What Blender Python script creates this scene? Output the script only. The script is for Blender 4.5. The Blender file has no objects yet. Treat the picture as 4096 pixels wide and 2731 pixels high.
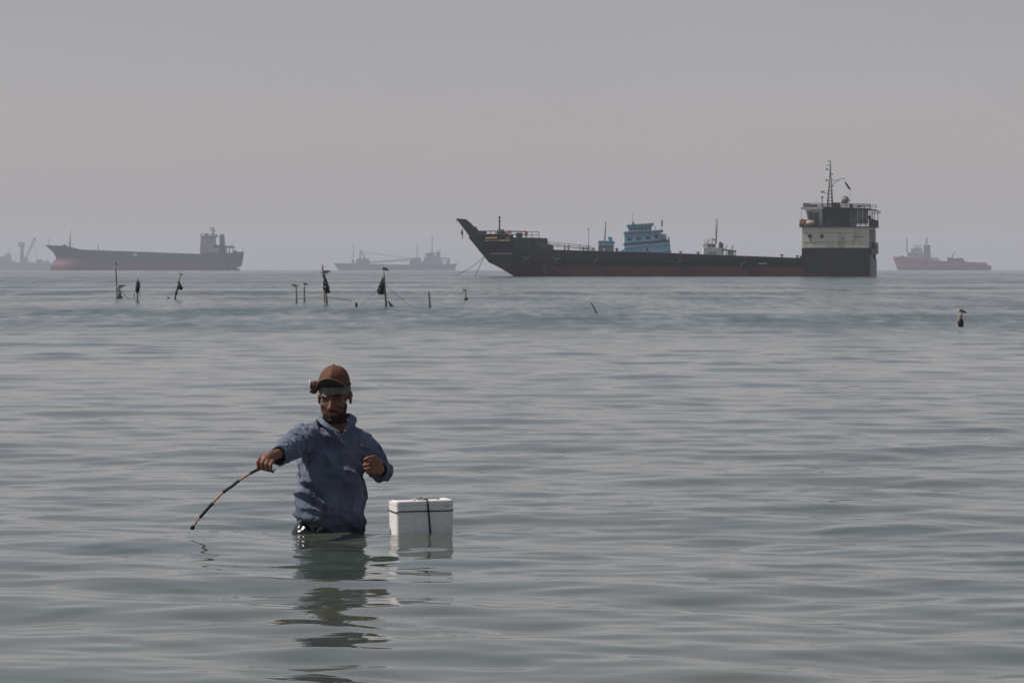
import bpy, math, random
import numpy as np
from mathutils import Vector, Matrix, Euler, noise as mnoise
R = math.radians
random.seed(7)
sc = bpy.context.scene
COL = sc.collection

# ------------------------------------------------------------------ camera, sky, sun, exposure
F = 16000.0                    # focal length in pixels of the 4096 px wide photograph
CAMZ = 1.31                    # lens height over the water
EARTH = 7.4e6                  # effective earth radius: the sea really curves away
PY0 = 1071.5                   # row of the level line of sight
cam_d = bpy.data.cameras.new('camera'); cam = bpy.data.objects.new('camera', cam_d); COL.objects.link(cam)
cam_d.sensor_width = 36.0; cam_d.lens = 36.0 * F / 4096.0
cam_d.clip_start = 0.1; cam_d.clip_end = 40000
cam.location = (0, 0, CAMZ)
cam.rotation_euler = (R(90) - math.atan((1365.5 - PY0) / F), 0, 0)
cam_d.dof.use_dof = True; cam_d.dof.focus_distance = 19.6; cam_d.dof.aperture_fstop = 40
sc.camera = cam

SUN_AZ, SUN_EL = R(-88), R(50)     # azimuth from +Y (away from the camera) towards +X
w = bpy.data.worlds.new('World'); sc.world = w; w.use_nodes = True
nt = w.node_tree; nt.nodes.clear()
sky = nt.nodes.new('ShaderNodeTexSky'); sky.sky_type = 'NISHITA'; sky.sun_disc = False
sky.sun_elevation = SUN_EL; sky.sun_rotation = SUN_AZ
sky.air_density = 1.5; sky.dust_density = 0.45; sky.ozone_density = 1.0; sky.altitude = 0
hs = nt.nodes.new('ShaderNodeHueSaturation'); hs.inputs['Saturation'].default_value = 0.36
bg = nt.nodes.new('ShaderNodeBackground'); bg.inputs['Strength'].default_value = 0.052
wo = nt.nodes.new('ShaderNodeOutputWorld')
tint = nt.nodes.new('ShaderNodeMix'); tint.data_type = 'RGBA'; tint.blend_type = 'MULTIPLY'; tint.inputs[0].default_value = 1.0; tint.inputs[7].default_value = (.985, .966, 1.115, 1)   # mauve grey haze
nt.links.new(sky.outputs[0], hs.inputs['Color']); nt.links.new(hs.outputs[0], tint.inputs[6]); sn = nt.nodes.new('ShaderNodeTexNoise'); sn.inputs['Scale'].default_value = 9.0; sn.inputs['Detail'].default_value = 3
smr = nt.nodes.new('ShaderNodeMapRange'); smr.inputs['To Min'].default_value = .95; smr.inputs['To Max'].default_value = 1.05      # haze is never quite even
stc = nt.nodes.new('ShaderNodeTexCoord'); smp = nt.nodes.new('ShaderNodeMapping'); smp.inputs['Scale'].default_value = (1, 1, 4)
nt.links.new(stc.outputs['Generated'], smp.inputs[0]); nt.links.new(smp.outputs[0], sn.inputs['Vector']); nt.links.new(sn.outputs['Fac'], smr.inputs['Value'])
smx = nt.nodes.new('ShaderNodeMix'); smx.data_type = 'RGBA'; smx.blend_type = 'MULTIPLY'; smx.inputs[0].default_value = 1.0
nt.links.new(tint.outputs[2], smx.inputs[6]); nt.links.new(smr.outputs[0], smx.inputs[7]); nt.links.new(smx.outputs[2], bg.inputs['Color'])
nt.links.new(bg.outputs[0], wo.inputs['Surface'])

sun_d = bpy.data.lights.new('sun', 'SUN'); sun_d.energy = 3.4; sun_d.angle = R(0.6); sun_d.color = (1.0, 0.93, 0.84)
sun = bpy.data.objects.new('sun', sun_d); COL.objects.link(sun)
sdir = Vector((math.sin(SUN_AZ) * math.cos(SUN_EL), math.cos(SUN_AZ) * math.cos(SUN_EL), math.sin(SUN_EL)))
sun.rotation_euler = sdir.to_track_quat('Z', 'Y').to_euler(); sun.location = (-30, 20, 60)
vs = sc.view_settings; vs.view_transform = 'Standard'; vs.look = 'None'; vs.exposure = 0.24; vs.gamma = 1.0
sc.display_settings.display_device = 'sRGB'
cy = sc.cycles
cy.use_denoising = True; cy.max_bounces = 6; cy.diffuse_bounces = 3; cy.glossy_bounces = 4
cy.volume_bounces = 1; cy.sample_clamp_indirect = 6

# ------------------------------------------------------------------ helpers
def sea(d): return -d * d / (2 * EARTH)
def tag(o, label=None, cat=None, group=None, kind=None):
    if label: o['label'] = label
    if cat: o['category'] = cat
    if group: o['group'] = group
    if kind: o['kind'] = kind
    return o
def empty(name, loc=(0, 0, 0), rz=0.0, **k):
    o = bpy.data.objects.new(name, None); COL.objects.link(o)
    o.location = loc; o.rotation_euler = (0, 0, rz); o.empty_display_size = .2
    return tag(o, **k)
def link_mesh(name, me, mat, parent=None):
    o = bpy.data.objects.new(name, me); COL.objects.link(o)
    if mat is not None:
        me.materials.clear()
        for m in (mat if isinstance(mat, (list, tuple)) else [mat]): me.materials.append(m)
    if parent: o.parent = parent
    return o

def MAT(name, col, rough=0.6, var=0.15, scale=3.0, spec=0.4, bump=0.0, metallic=0.0, stretch=(1, 1, 1), col2=None, sss=0.0, detail=5):
    m = bpy.data.materials.new(name); m.use_nodes = True
    n = m.node_tree.nodes; l = m.node_tree.links; b = n['Principled BSDF']
    tc = n.new('ShaderNodeTexCoord'); mp = n.new('ShaderNodeMapping'); mp.inputs['Scale'].default_value = stretch
    nz = n.new('ShaderNodeTexNoise'); nz.inputs['Scale'].default_value = scale; nz.inputs['Detail'].default_value = detail
    nz.inputs['Roughness'].default_value = .62
    cr = n.new('ShaderNodeValToRGB')
    c2 = col2 if col2 else tuple(min(1, c * (1 + var)) for c in col)
    c1 = tuple(c * (1 - var) for c in col)
    cr.color_ramp.elements[0].position = .32; cr.color_ramp.elements[0].color = (*c1, 1)
    cr.color_ramp.elements[1].position = .68; cr.color_ramp.elements[1].color = (*c2, 1)
    l.new(tc.outputs['Object'], mp.inputs['Vector']); l.new(mp.outputs[0], nz.inputs['Vector'])
    l.new(nz.outputs['Fac'], cr.inputs['Fac']); l.new(cr.outputs['Color'], b.inputs['Base Color'])
    b.inputs['Roughness'].default_value = rough; b.inputs['Specular IOR Level'].default_value = spec
    b.inputs['Metallic'].default_value = metallic
    if sss: b.inputs['Subsurface Weight'].default_value = sss; b.inputs['Subsurface Radius'].default_value = (.01, .004, .002)
    if bump:
        bp = n.new('ShaderNodeBump'); bp.inputs['Strength'].default_value = .6; bp.inputs['Distance'].default_value = bump
        l.new(nz.outputs['Fac'], bp.inputs['Height']); l.new(bp.outputs[0], b.inputs['Normal'])
    return m

def HULLMAT(name, top, low, zc, slope=0.0, rust=(.12, .05, .025), rustamt=.45, scale=.35, extra=None):
    """ship side: top paint above a slightly sloping line, red antifouling under it, streaky dirt and rust over both.
    extra = (x0, x1, z0, z1, colour): one more painted field"""
    m = bpy.data.materials.new(name); m.use_nodes = True
    n = m.node_tree.nodes; l = m.node_tree.links; b = n['Principled BSDF']
    tc = n.new('ShaderNodeTexCoord'); sp = n.new('ShaderNodeSeparateXYZ'); l.new(tc.outputs['Object'], sp.inputs[0])
    def math_(op, a, c=None):
        q = n.new('ShaderNodeMath'); q.operation = op
        for i, v in enumerate((a, c)):
            if v is None: continue
            if isinstance(v, (int, float)): q.inputs[i].default_value = v
            else: l.new(v, q.inputs[i])
        return q.outputs[0]
    mp = n.new('ShaderNodeMapping'); mp.inputs['Scale'].default_value = (1.0, 1.0, .22); l.new(tc.outputs['Object'], mp.inputs[0])
    nz = n.new('ShaderNodeTexNoise'); nz.inputs['Scale'].default_value = scale; nz.inputs['Detail'].default_value = 8; nz.inputs['Roughness'].default_value = .7
    l.new(mp.outputs[0], nz.inputs[0])
    zz = math_('ADD', sp.outputs['Z'], math_('MULTIPLY', sp.outputs['X'], -slope))
    zz = math_('ADD', zz, math_('MULTIPLY', math_('SUBTRACT', nz.outputs['Fac'], .5), .5))
    fac = math_('MULTIPLY', math_('SUBTRACT', zz, zc - .06), 8.0)
    cl = n.new('ShaderNodeClamp'); l.new(fac, cl.inputs[0])
    mx = n.new('ShaderNodeMix'); mx.data_type = 'RGBA'; mx.inputs[6].default_value = (*low, 1); mx.inputs[7].default_value = (*top, 1)
    l.new(cl.outputs[0], mx.inputs[0]); out = mx.outputs[2]
    if extra:
        x0, x1, z0, z1, ec = extra
        f = math_('MULTIPLY', math_('MULTIPLY', math_('GREATER_THAN', sp.outputs['X'], x0), math_('LESS_THAN', sp.outputs['X'], x1)),
                  math_('MULTIPLY', math_('GREATER_THAN', zz, z0), math_('LESS_THAN', zz, z1)))
        m2 = n.new('ShaderNodeMix'); m2.data_type = 'RGBA'; l.new(f, m2.inputs[0]); l.new(out, m2.inputs[6]); m2.inputs[7].default_value = (*ec, 1); out = m2.outputs[2]
    r2 = n.new('ShaderNodeValToRGB'); r2.color_ramp.elements[0].position = .52; r2.color_ramp.elements[1].position = .78
    r2.color_ramp.elements[0].color = (0, 0, 0, 1); r2.color_ramp.elements[1].color = (rustamt,) * 3 + (1,)
    l.new(nz.outputs['Fac'], r2.inputs[0])
    m3 = n.new('ShaderNodeMix'); m3.data_type = 'RGBA'; l.new(r2.outputs[0], m3.inputs[0]); l.new(out, m3.inputs[6]); m3.inputs[7].default_value = (*rust, 1)
    l.new(m3.outputs[2], b.inputs['Base Color']); b.inputs['Roughness'].default_value = .65; b.inputs['Specular IOR Level'].default_value = .3
    bp = n.new('ShaderNodeBump'); bp.inputs['Strength'].default_value = .3; bp.inputs['Distance'].default_value = .08
    l.new(nz.outputs['Fac'], bp.inputs['Height']); l.new(bp.outputs[0], b.inputs['Normal'])
    return m

class MB:
    """collects shapes, then links them as one mesh object"""
    def __init__(s): s.v = []; s.f = []; s.sm = []
    def add(s, vs, fs, smooth=False):
        k = len(s.v); s.v += [tuple(p) for p in vs]
        for f in fs: s.f.append(tuple(i + k for i in f)); s.sm.append(smooth)
        return s
    def box(s, x0, x1, y0, y1, z0, z1):
        return s.hexa([(x0, y0, z0), (x1, y0, z0), (x1, y1, z0), (x0, y1, z0), (x0, y0, z1), (x1, y0, z1), (x1, y1, z1), (x0, y1, z1)])
    def hexa(s, p):
        return s.add(p, [(3, 2, 1, 0), (4, 5, 6, 7), (0, 1, 5, 4), (1, 2, 6, 5), (2, 3, 7, 6), (3, 0, 4, 7)])
    def prism(s, poly, y0, y1):
        """polygon given in (x, z), extruded along y; works for concave outlines too (n-gon caps)"""
        n = len(poly); a = sum(poly[i][0] * poly[(i + 1) % n][1] - poly[(i + 1) % n][0] * poly[i][1] for i in range(n))
        if a < 0: poly = poly[::-1]
        vs = [(x, y0, z) for x, z in poly] + [(x, y1, z) for x, z in poly]
        fs = [tuple(range(n)), tuple(range(2 * n - 1, n - 1, -1))]
        fs += [(i, n + i, n + (i + 1) % n, (i + 1) % n) for i in range(n)]
        return s.add(vs, fs)
    def tube(s, pts, r, n=6, smooth=True):
        pts = [Vector(p) for p in pts]
        rs = r if isinstance(r, (list, tuple)) else [r] * len(pts)
        vs = []; fs = []
        up = None
        for i, p in enumerate(pts):
            d = (pts[min(i + 1, len(pts) - 1)] - pts[max(i - 1, 0)])
            if d.length < 1e-9: d = Vector((0, 0, 1))
            d.normalize()
            if up is None:
                up = d.orthogonal().normalized()
            else:
                up = (up - d * up.dot(d)); up = up.normalized() if up.length > 1e-6 else d.orthogonal().normalized()
            sd = d.cross(up)
            for k in range(n):
                a = 2 * math.pi * k / n
                vs.append(p + (up * math.cos(a) + sd * math.sin(a)) * rs[i])
        for i in range(len(pts) - 1):
            for k in range(n):
                fs.append((i * n + k, i * n + (k + 1) % n, (i + 1) * n + (k + 1) % n, (i + 1) * n + k))
        s.add(vs, fs, smooth)
        m = len(pts) - 1
        k0 = len(s.v) - len(vs)
        s.f.append(tuple(k0 + k for k in range(n))[::-1]); s.sm.append(False)
        s.f.append(tuple(k0 + m * n + k for k in range(n))); s.sm.append(False)
        return s
    def ell(s, c, r, nu=16, nv=10, rot=None):
        c = Vector(c); vs = []; fs = []
        for j in range(nv + 1):
            t = math.pi * j / nv
            for i in range(nu):
                a = 2 * math.pi * i / nu
                p = Vector((r[0] * math.sin(t) * math.cos(a), r[1] * math.sin(t) * math.sin(a), -r[2] * math.cos(t)))
                if rot is not None: p = rot @ p
                vs.append(c + p)
        for j in range(nv):
            for i in range(nu):
                fs.append((j * nu + i, j * nu + (i + 1) % nu, (j + 1) * nu + (i + 1) % nu, (j + 1) * nu + i))
        return s.add(vs, fs, True)
    def caps(s, p0, p1, r0, r1, n=14, m=5):
        """tapered capsule with rounded ends"""
        p0 = Vector(p0); p1 = Vector(p1); d = (p1 - p0).normalized()
        pts = []; rs = []
        for k in range(m + 1):
            a = math.pi / 2 * k / m
            pts.append(p0 - d * r0 * math.cos(a)); rs.append(max(r0 * math.sin(a), 1e-4))
        for k in range(m + 1):
            a = math.pi / 2 * k / m
            pts.append(p1 + d * r1 * math.sin(a)); rs.append(max(r1 * math.cos(a), 1e-4))
        return s.tube(pts, rs, n)
    def loft(s, rings, smooth=True, closed=True, cap=True):
        n = len(rings[0]); vs = [p for r in rings for p in r]; fs = []
        for i in range(len(rings) - 1):
            for k in range(n if closed else n - 1):
                fs.append((i * n + k, i * n + (k + 1) % n, (i + 1) * n + (k + 1) % n, (i + 1) * n + k))
        k0 = len(s.v); s.add(vs, fs, smooth)
        if cap and closed:
            s.f.append(tuple(k0 + k for k in range(n))[::-1]); s.sm.append(False)
            m = (len(rings) - 1) * n
            s.f.append(tuple(k0 + m + k for k in range(n))); s.sm.append(False)
        return s
    def mesh(s, name):
        me = bpy.data.meshes.new(name); me.from_pydata(s.v, [], s.f)
        me.polygons.foreach_set('use_smooth', s.sm); me.update(); return me
    def build(s, name, mat, parent=None): return link_mesh(name, s.mesh(name), mat, parent)

def interp(x, xs, ys): return float(np.interp(x, xs, ys))

def hull_mesh(bow, stern, top, zb, half, nu=60, nv=14):
    """lofted ship hull; bow/stern: [(z, x)...]; top: [(u, z)...]; half(u, v) -> half breadth"""
    bz, bx = zip(*bow); sz, sx = zip(*stern); tu, tz = zip(*top)
    us = [0.5 - 0.5 * math.cos(math.pi * i / nu) for i in range(nu + 1)]
    us = sorted(set([round(u, 5) for u in us] + [u for u in tu]))
    rings = []
    for u in us:
        zt = interp(u, tu, tz); side = []
        for j in range(nv + 1):
            v = j / nv; z = zb + (zt - zb) * v
            x = interp(z, bz, bx) * (1 - u) + interp(z, sz, sx) * u
            side.append((x, half(u, v), z))
        rings.append([(x, -b, z) for x, b, z in side] + [(x, b, z) for x, b, z in side[::-1]])
    return MB().loft(rings, smooth=False)

class Ship:
    """maps photograph pixels to a vessel's own axes at distance D (x along the vessel, z up from its waterline)"""
    def __init__(s, D, cx, yaw=0.0):
        s.D = D; s.k = D / F; s.cx = cx; s.c = math.cos(yaw); s.z0 = sea(D)
        s.loc = ((cx - 2048) * s.k, D, s.z0); s.yaw = yaw
    def x(s, px): return (px - s.cx) * s.k / s.c
    def z(s, py): return CAMZ - (py - PY0) * s.k - s.z0
    def xz(s, px, py): return (s.x(px), s.z(py))

def px_world(px, py, D): return Vector(((px - 2048) / F * D, D, CAMZ - (py - PY0) / F * D))

# ------------------------------------------------------------------ the sea
def sea_mat():
    m = bpy.data.materials.new('sea_water'); m.use_nodes = True
    n = m.node_tree.nodes; l = m.node_tree.links; b = n['Principled BSDF']
    tc = n.new('ShaderNodeTexCoord')
    at = n.new('ShaderNodeAttribute'); at.attribute_name = 'ripple'
    nz = n.new('ShaderNodeTexNoise'); nz.inputs['Scale'].default_value = .12; nz.inputs['Detail'].default_value = 3
    l.new(tc.outputs['Object'], nz.inputs[0])
    cr = n.new('ShaderNodeValToRGB')
    cr.color_ramp.elements[0].position = .35; cr.color_ramp.elements[0].color = (.048, .070, .056, 1)
    cr.color_ramp.elements[1].position = .70; cr.color_ramp.elements[1].color = (.090, .100, .066, 1)
    l.new(nz.outputs['Fac'], cr.inputs[0])
    mx = n.new('ShaderNodeMix'); mx.data_type = 'RGBA'; l.new(at.outputs['Fac'], mx.inputs[0]); l.new(cr.outputs[0], mx.inputs[6]); mx.inputs[7].default_value = (.032, .068, .068, 1)
    l.new(mx.outputs[2], b.inputs['Base Color'])
    b.inputs['IOR'].default_value = 1.333
    # gusts: patches of rougher water, drawn out along the wind
    def patch(sx, sy, seed):
        q = n.new('ShaderNodeMapping'); q.inputs['Scale'].default_value = (1 / sx, 1 / sy, 1); q.inputs['Location'].default_value = (seed, seed, 0)
        l.new(tc.outputs['Object'], q.inputs[0])
        t = n.new('ShaderNodeTexNoise'); t.inputs['Scale'].default_value = 1; t.inputs['Detail'].default_value = 2; l.new(q.outputs[0], t.inputs[0])
        return t.outputs['Fac']
    def mth(op, a_, b_):
        q = n.new('ShaderNodeMath'); q.operation = op
        for i, v in enumerate((a_, b_)):
            if isinstance(v, (int, float)): q.inputs[i].default_value = v
            else: l.new(v, q.inputs[i])
        return q.outputs[0]
    g = mth('ADD', mth('MULTIPLY', patch(.55, 5.0, 3.0), .5), mth('MULTIPLY', patch(3.5, 38.0, 9.0), .5))
    g = mth('MULTIPLY', mth('SUBTRACT', g, .40), 5.5)
    cg = n.new('ShaderNodeClamp'); l.new(g, cg.inputs[0])
    gust = mth('MULTIPLY', mth('ADD', mth('MULTIPLY', cg.outputs[0], .65), .35), at.outputs['Fac'])
    mr = n.new('ShaderNodeMapRange'); mr.inputs['To Min'].default_value = .035; mr.inputs['To Max'].default_value = .34
    l.new(gust, mr.inputs['Value']); l.new(mr.outputs[0], b.inputs['Roughness'])
    # wind ripples too fine for the mesh
    mp = n.new('ShaderNodeMapping'); mp.inputs['Scale'].default_value = (1.0, .55, 1); l.new(tc.outputs['Object'], mp.inputs[0])
    n2 = n.new('ShaderNodeTexNoise'); n2.inputs['Scale'].default_value = 1.5; n2.inputs['Detail'].default_value = 3; n2.inputs['Roughness'].default_value = .55
    l.new(mp.outputs[0], n2.inputs[0])
    bp = n.new('ShaderNodeBump'); bp.inputs['Distance'].default_value = .16
    ms = n.new('ShaderNodeMapRange'); ms.inputs['To Min'].default_value = .03; ms.inputs['To Max'].default_value = .75
    l.new(gust, ms.inputs['Value']); l.new(ms.outputs[0], bp.inputs['Strength'])
    l.new(n2.outputs['Fac'], bp.inputs['Height']); l.new(bp.outputs[0], b.inputs['Normal'])
    return m

def build_sea():
    rng = np.random.default_rng(396)
    rows = list(np.linspace(0.5, 9.0, 12)); r = 9.5
    while r < 7200:
        rows.append(r); r += min(max(.034, r * r / 5240 * (.45 if r < 55 else .24 if r < 300 else .4)), 260)
    rows = np.array(rows)
    dense = np.linspace(-R(10.8), R(10.8), 680)
    coarse = np.linspace(R(10.8), 2 * math.pi - R(10.8), 50)[1:-1]
    th = np.concatenate([dense, coarse]); nth = len(th); nr = len(rows)
    dth = np.where(np.abs(th) <= R(10.81), dense[1] - dense[0], coarse[1] - coarse[0])
    dr = np.gradient(rows)
    X = rows[:, None] * np.sin(th)[None]; Y = rows[:, None] * np.cos(th)[None]
    RR = np.broadcast_to(rows[:, None], X.shape)
    sr = np.broadcast_to(dr[:, None], X.shape); st = RR * dth[None]
    # wind map: glassy near the shore, ruffled further out, with calm streaks (a place map, in metres)
    def lowf(seed, sx, sy, n=14):
        g = np.random.default_rng(seed); o = np.zeros_like(X)
        for _ in range(n):
            o += np.sin(X * g.normal() / sx + Y * g.normal() / sy + g.uniform(0, 6.28))
        return o / math.sqrt(n / 2)
    edge = Y + 9 * lowf(3, 25, 60)
    rip = 1 / (1 + np.exp(-(edge - 72) / 11.0))
    streak = lowf(5, 25, 7) * .7 + lowf(6, 60, 20) * .5
    rip *= np.clip(.88 + .30 * streak, .30, 1.0)
    rip *= 1 - .55 * np.exp(-((Y - 118 - .25 * X) / 7.0) ** 2) * np.clip((X + 5) / 12, 0, 1)     # a calm slick on the right
    rip *= np.interp(Y, [0, 150, 400, 900, 7000], [1, 1, .9, .8, .8])
    fade = np.clip((165 - RR) / 75, 0, 1); fade2 = np.clip((330 - RR) / 180, 0, 1)
    Z = np.zeros_like(X)
    K = 130
    lam = np.exp(rng.uniform(math.log(.15), math.log(9.0), K))
    ang = R(180) + rng.normal(0, R(38), K) + R(8)
    for L, a in zip(lam, ang):
        k = 2 * math.pi / L; kx, ky = k * math.sin(a), k * math.cos(a)
        s = np.interp(math.log(L), np.log([.15, .24, .4, .7, 1.2, 2.2, 4.0, 9.0]), [.0030, .0062, .0095, .0105, .0086, .0054, .0034, .0018])
        # slope per component in calm water; ruffled water steepens
        phase = X * kx + Y * ky + rng.uniform(0, 6.28)
        inc = np.abs(ky) * sr + np.abs(kx) * st
        wgt = np.clip((2.4 - inc) / 1.2, 0, 1)
        gain = (1 + rip * .5) * fade2
        Z += s * L / (2 * math.pi) * 1.0 * gain * wgt * np.sin(phase)
    # short-crested wind chop, only where the wind map says so
    lam2 = np.exp(rng.uniform(math.log(.35), math.log(5.5), 80)); ang2 = R(170) + rng.normal(0, R(48), 80)
    for L, a in zip(lam2, ang2):
        k = 2 * math.pi / L; kx, ky = k * math.sin(a), k * math.cos(a)
        phase = X * kx + Y * ky + rng.uniform(0, 6.28)
        inc = np.abs(ky) * sr + np.abs(kx) * st
        Z += .0082 * L / (2 * math.pi) * rip * np.clip((2.6 - inc) / 1.2, 0, 1) * fade * np.sin(phase)
    Zn = Z * 0.99
    # little rings round the rod tip and the wader
    for (cx_, cy_, L, A, rad) in ((-1.517, 19.42, .10, .0028, .16), (-.906, 19.90, .15, .0034, .50), (-.45, 19.73, .12, .0022, .36)):
        dd = np.hypot(X - cx_, Y - cy_)
        Zn += A * np.cos(dd * 2 * math.pi / L) * np.exp(-(dd / rad) ** 2) * (RR < 30)
    Zn += sea(RR)
    co = np.stack([X, Y, Zn], -1).reshape(-1, 3)
    idx = np.arange(nr * nth).reshape(nr, nth); nx = np.roll(idx, -1, 1)
    q = np.stack([idx[:-1], idx[1:], nx[1:], nx[:-1]], -1).reshape(-1, 4)   # upward normals
    me = bpy.data.meshes.new('sea')
    me.vertices.add(len(co)); me.vertices.foreach_set('co', co.astype(np.float32).ravel())
    me.loops.add(q.size); me.loops.foreach_set('vertex_index', q.ravel().astype(np.int32))
    me.polygons.add(len(q)); me.polygons.foreach_set('loop_start', (np.arange(len(q)) * 4).astype(np.int32))
    me.polygons.foreach_set('loop_total', np.full(len(q), 4, np.int32))
    me.update(calc_edges=True)
    me.polygons.foreach_set('use_smooth', np.ones(len(q), bool))
    a = me.attributes.new('ripple', 'FLOAT', 'POINT'); a.data.foreach_set('value', rip.astype(np.float32).ravel())
    me.validate()
    o = link_mesh('sea', me, sea_mat())
    tag(o, kind='structure', label='calm grey green sea with low rippling waves')
build_sea()

# sandy bottom the man stands on
sb = MB()
N = 12
sb.add([(-14 + 28 * i / N, 6 + 28 * j / N, -.88 + .03 * math.sin(i * 1.7 + j)) for j in range(N + 1) for i in range(N + 1)],
       [(j * (N + 1) + i, j * (N + 1) + i + 1, (j + 1) * (N + 1) + i + 1, (j + 1) * (N + 1) + i) for j in range(N) for i in range(N)], True)
tag(sb.build('seabed', MAT('seabed_sand', (.25, .2, .13), .9, .2, 2.0)), kind='structure', label='sandy seabed under the shallow water')

# haze: one closed box of even pale air
hz = MB().box(-7400, 7400, -7400, 7400, -6.5, 60).build('haze', None)
hm = bpy.data.materials.new('haze_air'); hm.use_nodes = True; hn = hm.node_tree.nodes
for x in list(hn):
    if x.type == 'BSDF_PRINCIPLED': hn.remove(x)
pv = hn.new('ShaderNodeVolumePrincipled'); pv.inputs['Color'].default_value = (.84, .885, 1.0, 1); pv.inputs['Density'].default_value = 1.35e-4
pv.inputs['Anisotropy'].default_value = 0.0
hm.node_tree.links.new(pv.outputs[0], [x for x in hn if x.type == 'OUTPUT_MATERIAL'][0].inputs['Volume'])
hz.data.materials.append(hm); tag(hz, kind='stuff', label='pale haze hanging over the sea')

# ------------------------------------------------------------------ paints shared by the vessels
M_black = MAT('black_paint', (.014, .015, .018), .6, .35, 1.2, bump=.02)
M_dark = MAT('dark_steel', (.03, .032, .035), .6, .3, 2.0)
M_grey = MAT('grey_steel', (.2, .2, .2), .6, .25, 1.5)
M_white = MAT('white_ship_paint', (.62, .60, .55), .55, .12, 1.0, col2=(.70, .68, .63))
M_cream = MAT('cream_paint', (.50, .47, .40), .6, .15, .8)
M_glass = MAT('dark_glass', (.012, .014, .016), .15, .2, 1.0, spec=.6)
M_rusty = MAT('rusty_steel', (.13, .06, .035), .8, .4, 2.0)
M_tan = MAT('tan_paint', (.42, .30, .15), .7, .2, 3.0)
M_orange = MAT('orange_plastic', (.50, .09, .03), .5, .15, 2.0)
M_rope = MAT('old_rope', (.13, .12, .10), .9, .25, 6.0)
M_tyre = MAT('tyre_rubber', (.012, .012, .012), .8, .2, 3.0)
M_blue = MAT('pale_blue_boat_paint', (.31, .50, .62), .55, .12, .8)
M_blue2 = MAT('deep_blue_trim', (.09, .22, .33), .55, .15, .8)
M_teal = MAT('teal_boat_paint', (.08, .30, .36), .55, .15, .8)
M_red = MAT('red_flag_cloth', (.45, .05, .03), .8, .15, 2.0)

def S_x(self, px, y=0.0):
    s_, c_ = math.sin(self.yaw), math.cos(self.yaw); xx = (px - self.cx) * self.k
    for _ in range(4):
        d_ = self.D + xx * s_ + y * c_; xx = ((px - 2048) / F * d_ - self.loc[0] + y * s_) / c_
    return xx
Ship.x = S_x
Ship.xz = lambda self, px, py, y=0.0: (self.x(px, y), self.z(py))

def railing(path, h, step, rails=2, r=.03):
    """posts and horizontal rails along a 3D path"""
    mb = MB()
    for a, b in zip(path[:-1], path[1:]):
        a = Vector(a); b = Vector(b); n = max(1, round((b - a).length / step))
        for i in range(n + 1):
            p = a.lerp(b, i / n); mb.tube([p, p + Vector((0, 0, h))], r, 5)
        for k in range(rails):
            o = Vector((0, 0, h * (k + 1) / rails)); mb.tube([a + o, b + o], r, 5)
    return mb

def disc(x, y, z, r, t=.08, n=18, rz=1.0):
    """flat round plate facing -y"""
    mb = MB(); rings = []
    for yy in (y, y + t): rings.append([(x + r * math.cos(2 * math.pi * i / n), yy, z + r * rz * math.sin(2 * math.pi * i / n)) for i in range(n)])
    return mb.loft(rings, smooth=False)
def ringmesh(x, y, z, r, rr, n=20, m=6, rz=1.0):
    mb = MB(); rings = []
    for i in range(n + 1):
        a = 2 * math.pi * i / n
        rings.append([(x + (r + rr * math.cos(2 * math.pi * k / m)) * math.cos(a), y + rr * math.sin(2 * math.pi * k / m), z + rz * (r + rr * math.cos(2 * math.pi * k / m)) * math.sin(a)) for k in range(m)])
    return mb.loft(rings, cap=False)

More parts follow.
